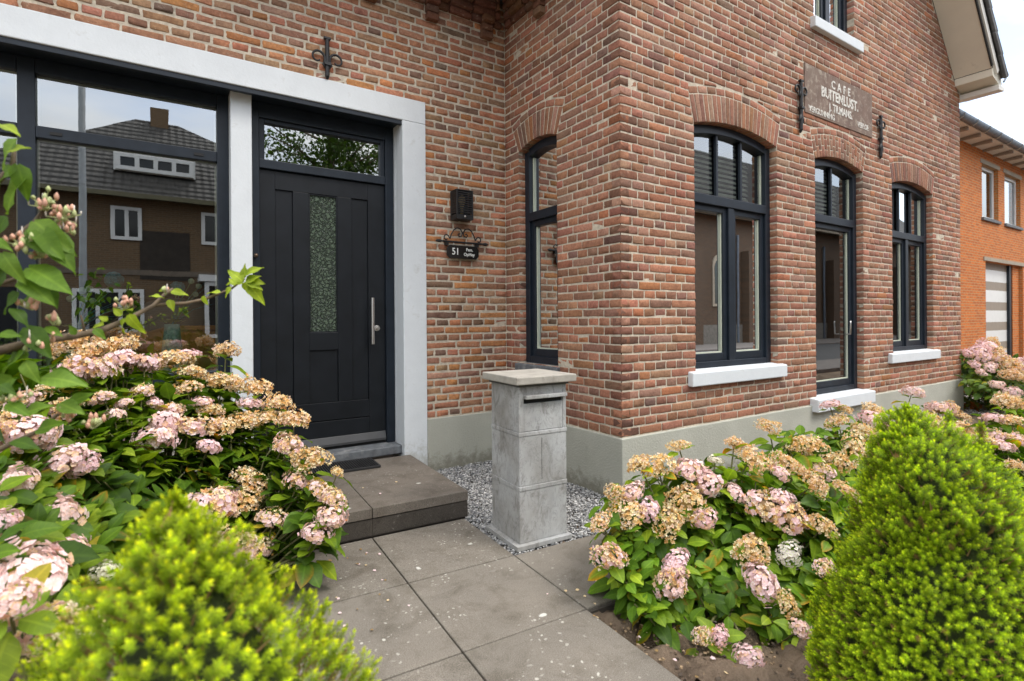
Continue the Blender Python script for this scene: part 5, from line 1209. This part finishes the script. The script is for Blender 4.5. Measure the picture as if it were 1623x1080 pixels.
# low broadleaf shrub at the far corner
def small_shrub(name, label, c, r, h, n, cols, seed, L=(.03, .06), grp=None):
    r2 = np.random.default_rng(seed); b = empty(name, c); tag(b, label, 'shrub', grp); LV = Leaves(); st = MB()
    for i in range(n):
        u = r2.normal(0, 1, 3); u[2] = abs(u[2]); u /= np.linalg.norm(u); rr = r2.uniform(.55, 1); p = np.array(c)+u*np.array([r, r, h])*rr
        LV.add(p, nrm(u+r2.normal(0, .5, 3)), nrm(np.array([0, 0, 1.])+r2.normal(0, .4, 3)), r2.uniform(*L), cols[r2.integers(0, len(cols))]*r2.uniform(.8, 1.2))
        if i % 25 == 0: st.tube([np.array(c), np.array(c)*.4+p*.6, p], [.008, .006, .003], 5, cap=False)
    LV.build(HT[:3], M['hleaf'], b, 30); st.build('stems', M['stem'], b, kind='stuff')
pS = onp(1546, 648, 2, -.03); small_shrub('garden_shrub', 'small green and bronze leaved shrub at the far corner of the house', (pS[0]+.1, pS[1]+.15, -.03), .42, .72, 900, np.array([(.07,.12,.02),(.16,.20,.03),(.30,.10,.02),(.05,.09,.02)]), 31, L=(.05, .10))
pG = onp(1606, 585, 1, .9)
gr = MB(); r2 = np.random.default_rng(8)
for i in range(160):
    b0 = np.array([10.3+r2.normal(0, .5), 1.2+r2.normal(0, .15), 0]); e_ = b0+np.array([r2.normal(0, .18), r2.normal(0, .18), r2.uniform(.35, .85)]); m_ = (b0+e_)/2+np.array([0, 0, .12]); s_v = np.array([.012, .004, 0])
    gr.add([b0-s_v, b0+s_v, m_+s_v*.8, e_, m_-s_v*.8], [(0,1,2,4),(4,2,3)])
tag(gr.build('ornamental_grass', simple('grass_blades', (.12,.19,.04), .7, .3, 3)), 'tuft of ornamental grass before the striped garage door', 'grass')
# ----- dwarf spruces
def spruce(label, base, H, rmax, seed, nshoot, coef, expo, bright=1.0, tops=((0, 0, 1.0),), yellow=0.0, skew=0.0, big=1.0, grp='dwarf spruces flanking the path'):
    r2 = np.random.default_rng(seed); b = empty('dwarf_spruce', base); tag(b, label, 'spruce', grp); base = np.array(base)
    prof = lambda s: np.minimum(rmax, coef*np.maximum(s, .004)**expo)          # s metres below the tip
    # short side branches make rounded lumps with dark clefts between them
    nl = 330; ls = H*(.02+.95*((np.arange(nl)+.5)/nl)**.75); la = np.arange(nl)*2.39996+r2.normal(0, .3, nl); lh = r2.uniform(.015, .062, nl)
    s = H*(.004+.96*r2.random(nshoot)**.66); a = r2.uniform(0, 6.2832, nshoot); rr = prof(s)
    ar = math.atan2(RT[1], RT[0]); rr = rr*(1+skew*np.cos(a-ar)*np.clip(s/.10, 0, 1))
    for k in range(34):
        sk, ak, hk = r2.uniform(.06, .95)*H, r2.uniform(0, 6.28), r2.uniform(-.045, .055)*big
        rr = rr+hk*np.exp(-((s-sk)/.085)**2-((np.arctan2(np.sin(a-ak), np.cos(a-ak)))*np.maximum(rr, .05)/.10)**2)*np.clip(s/.12, 0, 1)
    lump = np.zeros(nshoot)
    for k in range(nl):
        d2 = ((s-ls[k]-.01)/.040)**2+((np.arctan2(np.sin(a-la[k]), np.cos(a-la[k])))*np.maximum(rr, .03)/.036)**2; lump = np.maximum(lump, lh[k]*np.exp(-d2))
    inner = r2.random(nshoot) < .25; rad_ = rr*.90-.020+lump-np.where(inner, r2.uniform(.015, .05, nshoot), 0)+r2.normal(0, .004, nshoot); rad_ = np.maximum(rad_, .004)
    f_ = np.clip(1-s/(H*.35), 0, 1); P = base+np.stack([tops[0][0]*f_+rad_*np.cos(a), tops[0][1]*f_+rad_*np.sin(a), H-s], 1)
    up = np.interp(s, [0, .12, .5, 1], [2.4, 1.25, .75, .45])*r2.uniform(.6, 1.4, nshoot); Dv = np.stack([np.cos(a), np.sin(a), up], 1)+r2.normal(0, .22, (nshoot, 3)); 
    ex, ed, ei = [], [], []
    for (ox, oy, hf) in tops:                                   # leading shoots
        for k in range(46):
            u = k/45; ph = k*2.39996; w_ = .026*(1-u)**.8+.002; q = base+np.array([ox+w_*math.cos(ph), oy+w_*math.sin(ph), H*hf-.10*(1-u)]); ex.append(q); ed.append([math.cos(ph)*.6, math.sin(ph)*.6, 1.0]); ei.append(False)
    P = np.concatenate([P, np.array(ex)]); Dv = np.concatenate([Dv, np.array(ed)]); inn = np.concatenate([inner, np.array(ei)]); Dv /= np.linalg.norm(Dv, axis=1, keepdims=True); m = len(P)
    NN = 34; A = np.cross(Dv, r2.normal(0, 1, (m, 3))); A /= np.linalg.norm(A, axis=1, keepdims=True); B = np.cross(Dv, A)
    sl = r2.uniform(.018, .030, m); nt_ = 12
    t_ = np.tile(np.concatenate([np.linspace(0, .82, NN-nt_), np.linspace(.86, 1.0, nt_)]), (m, 1)); ph = np.tile(np.arange(NN)*2.39996, (m, 1))+r2.uniform(0, 6.28, (m, 1))
    rad = np.cos(ph)[..., None]*A[:, None]+np.sin(ph)[..., None]*B[:, None]
    fwd = np.where(t_ > .85, .6+2.6*(t_-.86)/.14, .55)[..., None]+r2.uniform(-.2, .2, (m, NN, 1))
    nd = rad+Dv[:, None]*fwd; nd /= np.linalg.norm(nd, axis=2, keepdims=True)
    st = P[:, None]+Dv[:, None]*((t_-.9)*sl[:, None])[..., None]
    Ln = r2.uniform(.0075, .0120, (m, NN, 1))*np.where(t_ > .85, .62, 1.0)[..., None]
    sd_ = np.cross(nd, Dv[:, None]); sd_ /= np.maximum(1e-6, np.linalg.norm(sd_, axis=2, keepdims=True)); wd = .00095
    V = np.stack([st, st+nd*Ln*.45+sd_*wd, st+nd*Ln, st+nd*Ln*.45-sd_*wd], 2)
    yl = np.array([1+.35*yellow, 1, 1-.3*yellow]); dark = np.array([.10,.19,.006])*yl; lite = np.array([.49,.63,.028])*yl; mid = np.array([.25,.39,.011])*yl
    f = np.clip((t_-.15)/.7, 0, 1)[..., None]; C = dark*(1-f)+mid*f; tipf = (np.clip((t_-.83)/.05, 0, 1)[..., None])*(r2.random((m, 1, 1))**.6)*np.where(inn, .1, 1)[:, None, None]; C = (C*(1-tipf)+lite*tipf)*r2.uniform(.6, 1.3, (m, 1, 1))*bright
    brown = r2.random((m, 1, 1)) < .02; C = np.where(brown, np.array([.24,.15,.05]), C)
    C = np.repeat(C[:, :, None], 4, 2); Fq = (np.arange(m*NN)*4)[:, None]+np.array([0, 1, 2, 3])
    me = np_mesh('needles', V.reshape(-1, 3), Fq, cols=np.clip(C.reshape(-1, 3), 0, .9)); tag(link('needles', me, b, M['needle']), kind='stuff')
    # twigs and the dense woody inside
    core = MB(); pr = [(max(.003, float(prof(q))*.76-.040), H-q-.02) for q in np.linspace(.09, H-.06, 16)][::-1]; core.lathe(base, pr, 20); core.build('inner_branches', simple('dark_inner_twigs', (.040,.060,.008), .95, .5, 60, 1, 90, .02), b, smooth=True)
    MB().tube([base-np.array([0, 0, .02]), base+np.array([0, 0, .12])], .02, 8).build('trunk', M['stem'], b, smooth=True)
    tw = MB()
    for i in range(0, m, 5): tw.tube([P[i]-Dv[i]*.045, P[i]-Dv[i]*.012], [.0018, .0010], 4, cap=False)
    tw.build('twigs', simple('orange_twig', (.27,.16,.06), .8), b, kind='stuff')
pL_ = at(305, 1000, .75); spruce('blurred yellow green dwarf spruce close to the camera beside the path', (pL_[0], pL_[1], -.03), .985, .30, 41, 9500, .80, 1.0, 1.4, tops=((-.020, .014, 1.0), (.012, -.008, .955), (-.05, .03, .90)), yellow=.55, big=.25)
pR_ = at(1486, 1000, 1.50); spruce('large bright green dwarf spruce standing before the hydrangeas in the soil bed', (pR_[0], pR_[1], -.04), .99, .38, 42, 14500, .475, .68, 1.38, tops=((-.070, .045, 1.0), (.03, -.02, .978), (.10, -.07, .945), (-.10, .065, .93)), yellow=.30, skew=.14)
# ----- clerodendrum branch reaching in from the side
cl = empty('clerodendrum_shrub', (-3.75, -1.1, -.04)); tag(cl, 'overhanging shrub branch with large heart shaped leaves and pink seed heads', 'shrub')
CL = Leaves(); r2 = np.random.default_rng(77)
def cdepth(px): return float(np.interp(px, [-250, 0, 130, 280, 420], [1.05, 1.12, 1.25, 1.45, 1.62]))
cg = {'m': (.11,.21,.018), 'd': (.055,.115,.012), 'b': (.30,.40,.030), 'g': (.15,.26,.035)}
def cleaf(x0, y0, x1, y1, k='m', tilt=.0, dd=0, lean=0.0):
    p0 = at(x0, y0, cdepth(x0)+dd); p1 = at(x1, y1, cdepth(x0)+dd+lean); d_ = p1-p0; L = np.linalg.norm(d_)
    n_ = nrm(-FW*(.75+tilt)+np.array([0, 0, .8])+r2.normal(0, .3, 3)); CL.add(p0, d_, n_, L*.86, np.array(cg[k])*r2.uniform(.85, 1.15))
for q in [(2,198,36,217,'b'),(14,240,52,232,'b'),(26,222,-12,272,'g'),(40,278,-4,346,'g'),(28,262,48,322,'m'),(22,268,-30,300,'m'),(55,352,122,402,'g'),(60,360,132,436,'m'),(50,366,108,420,'m'),(46,425,122,466,'m'),(36,443,93,487,'m'),(4,402,40,454,'g'),(-10,380,22,395,'m'),(18,490,55,516,'d'),(30,466,-8,500,'d'),(0,530,36,531,'m'),(42,520,86,574,'d'),(72,520,103,533,'m'),(40,574,64,614,'g'),(44,566,2,572,'g'),(36,560,-16,600,'m'),(66,600,144,599,'g'),(20,600,-30,640,'m'),(85,590,140,615,'m'),(60,470,20,478,'m'),(75,455,98,490,'d'),(10,345,-20,390,'d'),(5,430,-25,470,'d'),(12,640,52,660,'m'),(40,655,90,640,'g'),(60,682,110,668,'m'),(95,640,140,660,'g'),(110,640,150,620,'m'),(0,610,30,625,'d'),(20,700,70,705,'d'),
          (196,506,188,533,'b'),(204,500,229,533,'b'),(164,514,142,520,'b'),(170,508,150,498,'b'),(192,500,176,484,'b'),(210,492,186,492,'b'),(238,470,262,466,'b'),(268,476,276,497,'b'),(262,458,248,462,'b'),(272,462,300,464,'b'),(322,470,330,487,'b'),(348,464,324,462,'b'),(366,456,352,474,'b'),(384,446,354,420,'b'),(388,440,388,414,'b'),(388,436,419,419,'b'),(390,446,417,436,'b'),(385,448,350,444,'b'),(388,448,392,470,'b'),(394,452,425,484,'b'),(392,446,420,462,'b'),(372,452,362,438,'b'),(394,444,424,452,'b'),(208,505,180,515,'b'),(150,522,170,540,'m'),(120,530,108,512,'m')]: cleaf(*q)
for i in range(70):       # leaves outside the frame and behind
    x, y = r2.uniform(-280, -70), r2.uniform(180, 720); a = r2.uniform(-.6, 2.6); l = r2.uniform(45, 80); cleaf(x, y, x+l*math.cos(a)-20, y+l*math.sin(a), 'dmg'[r2.integers(0, 3)], dd=r2.uniform(.0, .35))
CL.build(CT, M['cleaf'], cl, 120)
def cpath(pts, r0, r1, name='branch'):
    q = [at(x, y, cdepth(x)+.02) for x, y in pts]; MB().tube(q, list(np.linspace(r0, r1, len(q))), 8).build(name, M['stem'], cl, smooth=True)
cpath([(-300,640),(-120,580),(0,556),(60,541),(121,532),(166,522),(203,506),(243,485),(262,466),(274,458)], .012, .0035)
cpath([(246,484),(294,481),(323,475),(349,465),(368,457),(388,442)], .005, .0025); cpath([(-300,800),(-100,740),(0,712),(60,684),(100,650),(113,630)], .009, .002)
cpath([(-300,500),(-100,420),(20,380),(55,352),(70,330)], .010, .003); cpath([(-300,640),(-150,460),(-40,330),(20,262),(24,225)], .012, .003); cpath([(-200,560),(-60,470),(30,440),(60,470)], .008, .002); cpath([(134,528),(131,512),(128,500)], .003, .002)
root = np.array([-3.75, -1.1, -.04]); q0 = at(-300, 640, cdepth(-250)+.02); q1 = at(-300, 800, cdepth(-250)+.02); q2 = at(-300, 500, cdepth(-250)+.02)
for q in (q0, q1, q2): MB().tube([root, (root+q)/2+np.array([.03, .0, .1]), q], [.022, .018, .012], 8).build('trunk', M['stem'], cl, smooth=True)
buds = simple('pink_calyx', (.66,.36,.25), .6, .25, 40); budg = simple('pale_green_calyx', (.42,.46,.20), .6, .25, 40); budw = simple('white_corolla', (.75,.68,.60), .6, .1)
def cluster(px, py, n, spread, sd):
    r3 = np.random.default_rng(sd); c = at(px, py, cdepth(px)); MBs = [MB(), MB(), MB()]
    for i in range(n):
        o = r3.normal(0, 1, 3)*spread*.72*np.array([1, 1, .7]); p = c+o; d_ = nrm(o+np.array([0, 0, .4])); l = r3.uniform(.007, .015); k = 0 if r3.random() < .5 else (1 if r3.random() < .6 else 2)
        if k == 2: MBs[2].tube([p, p+d_*l*.8, p+d_*l*2.0+np.array([0, 0, -.006])], [.0012, .0016, .0007], 5)
        else: MBs[k].tube([p-d_*l*.2, p+d_*l*.25, p+d_*l*.7, p+d_*l*1.15], [.0012, .0052, .0046, .0008], 6)
        MBs[1].tube([c-np.array([0, 0, .01]), p], [.0012, .0010], 4, cap=False)
    h_ = empty('seed_head', c, cl)
    for m_, mt2, nm in zip(MBs, (buds, budg, budw), ('calyx', 'bud', 'corolla')):
        if m_.v: m_.build(nm, mt2, h_, smooth=True, kind='stuff')
for i, (x, y, n, s) in enumerate([(68,322,26,.020),(100,340,26,.020),(112,362,12,.012),(38,385,24,.018),(62,402,22,.018),(200,484,18,.013),(50,484,14,.014),(84,508,10,.010),(52,546,20,.016),(150,672,16,.016),(110,660,14,.014),(262,462,5,.006),(28,630,12,.014)]): cluster(x, y, n, s, 100+i)
# ----- tree across the street, seen in the fanlight
tr = vr(520, 262, 15.0); tb = empty('street_tree', (tr[0], tr[1], -.05)); tag(tb, 'leafy street tree mirrored in the fanlight above the door', 'tree'); TL = Leaves(); r2 = np.random.default_rng(91); br = MB()
tx, ty = tr[0], tr[1]; br.tube([(tx, ty, -.05), (tx+.05, ty, 2.5), (tx, ty+.05, 5.2), (tx+.1, ty, 7.5)], [.20, .15, .11, .05], 9)
for i in range(38):
    a = r2.uniform(0, 6.28); z0 = r2.uniform(4.2, 7.2); l = r2.uniform(1.0, 2.5)*(1.15-abs(z0-5.6)/5); s0 = np.array([tx, ty, z0-.3]); e_ = np.array([tx+l*math.cos(a), ty+l*math.sin(a), z0+r2.uniform(.0, 1.1)]); br.tube([s0, (s0+e_)/2+np.array([0, 0, .15]), e_], [.05, .03, .012], 5, cap=False)
    for j in range(9):
        c = s0+(e_-s0)*r2.uniform(.35, 1.05)+r2.normal(0, .20, 3)
        for k in range(26): TL.add(c+r2.normal(0, .20, 3), r2.normal(0, 1, 3), nrm(np.array([0, 0, 1.])+r2.normal(0, .6, 3)), r2.uniform(.09, .15), np.array([(.05,.10,.012),(.08,.14,.02),(.035,.07,.01)][r2.integers(0, 3)]))
br.build('trunk', M['stem'], tb, smooth=True); TL.build([leaf_tpl(.6, .2, .2, rows=4, seed=1)], M['tleaf'], tb, 0, restname='crown')
# hedge and parked shrubs across the street
for i, (x, w_) in enumerate(((-6.2, 1.3), (-4.0, 1.2), (-2.0, 1.0))): small_shrub('front_garden_shrub', ['dark clipped shrub before the opposite house, far end', 'dark clipped shrub before the opposite house, middle', 'dark clipped shrub before the opposite house, by the bay'][i], (x, -12.6, -.05), w_, 1.1, 1300, np.array([(.03,.06,.012),(.045,.085,.015)]), 50+i, L=(.09, .14))

# ----- petals and dry leaf bits fallen on the slabs and the soil
r2 = np.random.default_rng(66); Vp, Fp, Cp = [], [], []
spots = [(-1.95, -.25, .35, 22), (-1.75, .12, .20, 12), (-.95, -.88, .22, 14), (-.82, -1.15, .30, 40), (-1.35, .75, .3, 3)]
for (x, y, sp_, n) in spots:
    for i in range(n):
        px_, py_ = x+r2.normal(0, sp_*.5), y+r2.normal(0, sp_*.5); a = (px_-PO[0])*pc+(py_-PO[1])*ps; b = -(px_-PO[0])*ps+(py_-PO[1])*pc
        z = .1605 if (b > SB and a < .02) else (.002 if a < 0 else (-.028 if not (0 <= a < PX and -PY < b < 0) else .002))
        l = r2.uniform(.005, .012); t0 = r2.uniform(0, 6.28); c = [(.85,.66,.66),(.80,.62,.36),(.42,.26,.11),(.30,.20,.09)][r2.integers(0, 4)]; k = len(Vp)
        for q in range(5):
            t1 = t0+q*1.2566; Vp.append((px_+l*math.cos(t1)*(1 if q % 2 else .7), py_+l*math.sin(t1), z+.002+r2.uniform(0, .004))); Cp.append(c)
        Fp.append(tuple(range(k, k+5)))
me = np_mesh('fallen_petals', np.array(Vp), Fp, cols=np.array(Cp)); tag(link('fallen_petals', me, mat=M['petal']), 'fallen petals and dry leaf bits scattered on the slabs and soil', kind='stuff')
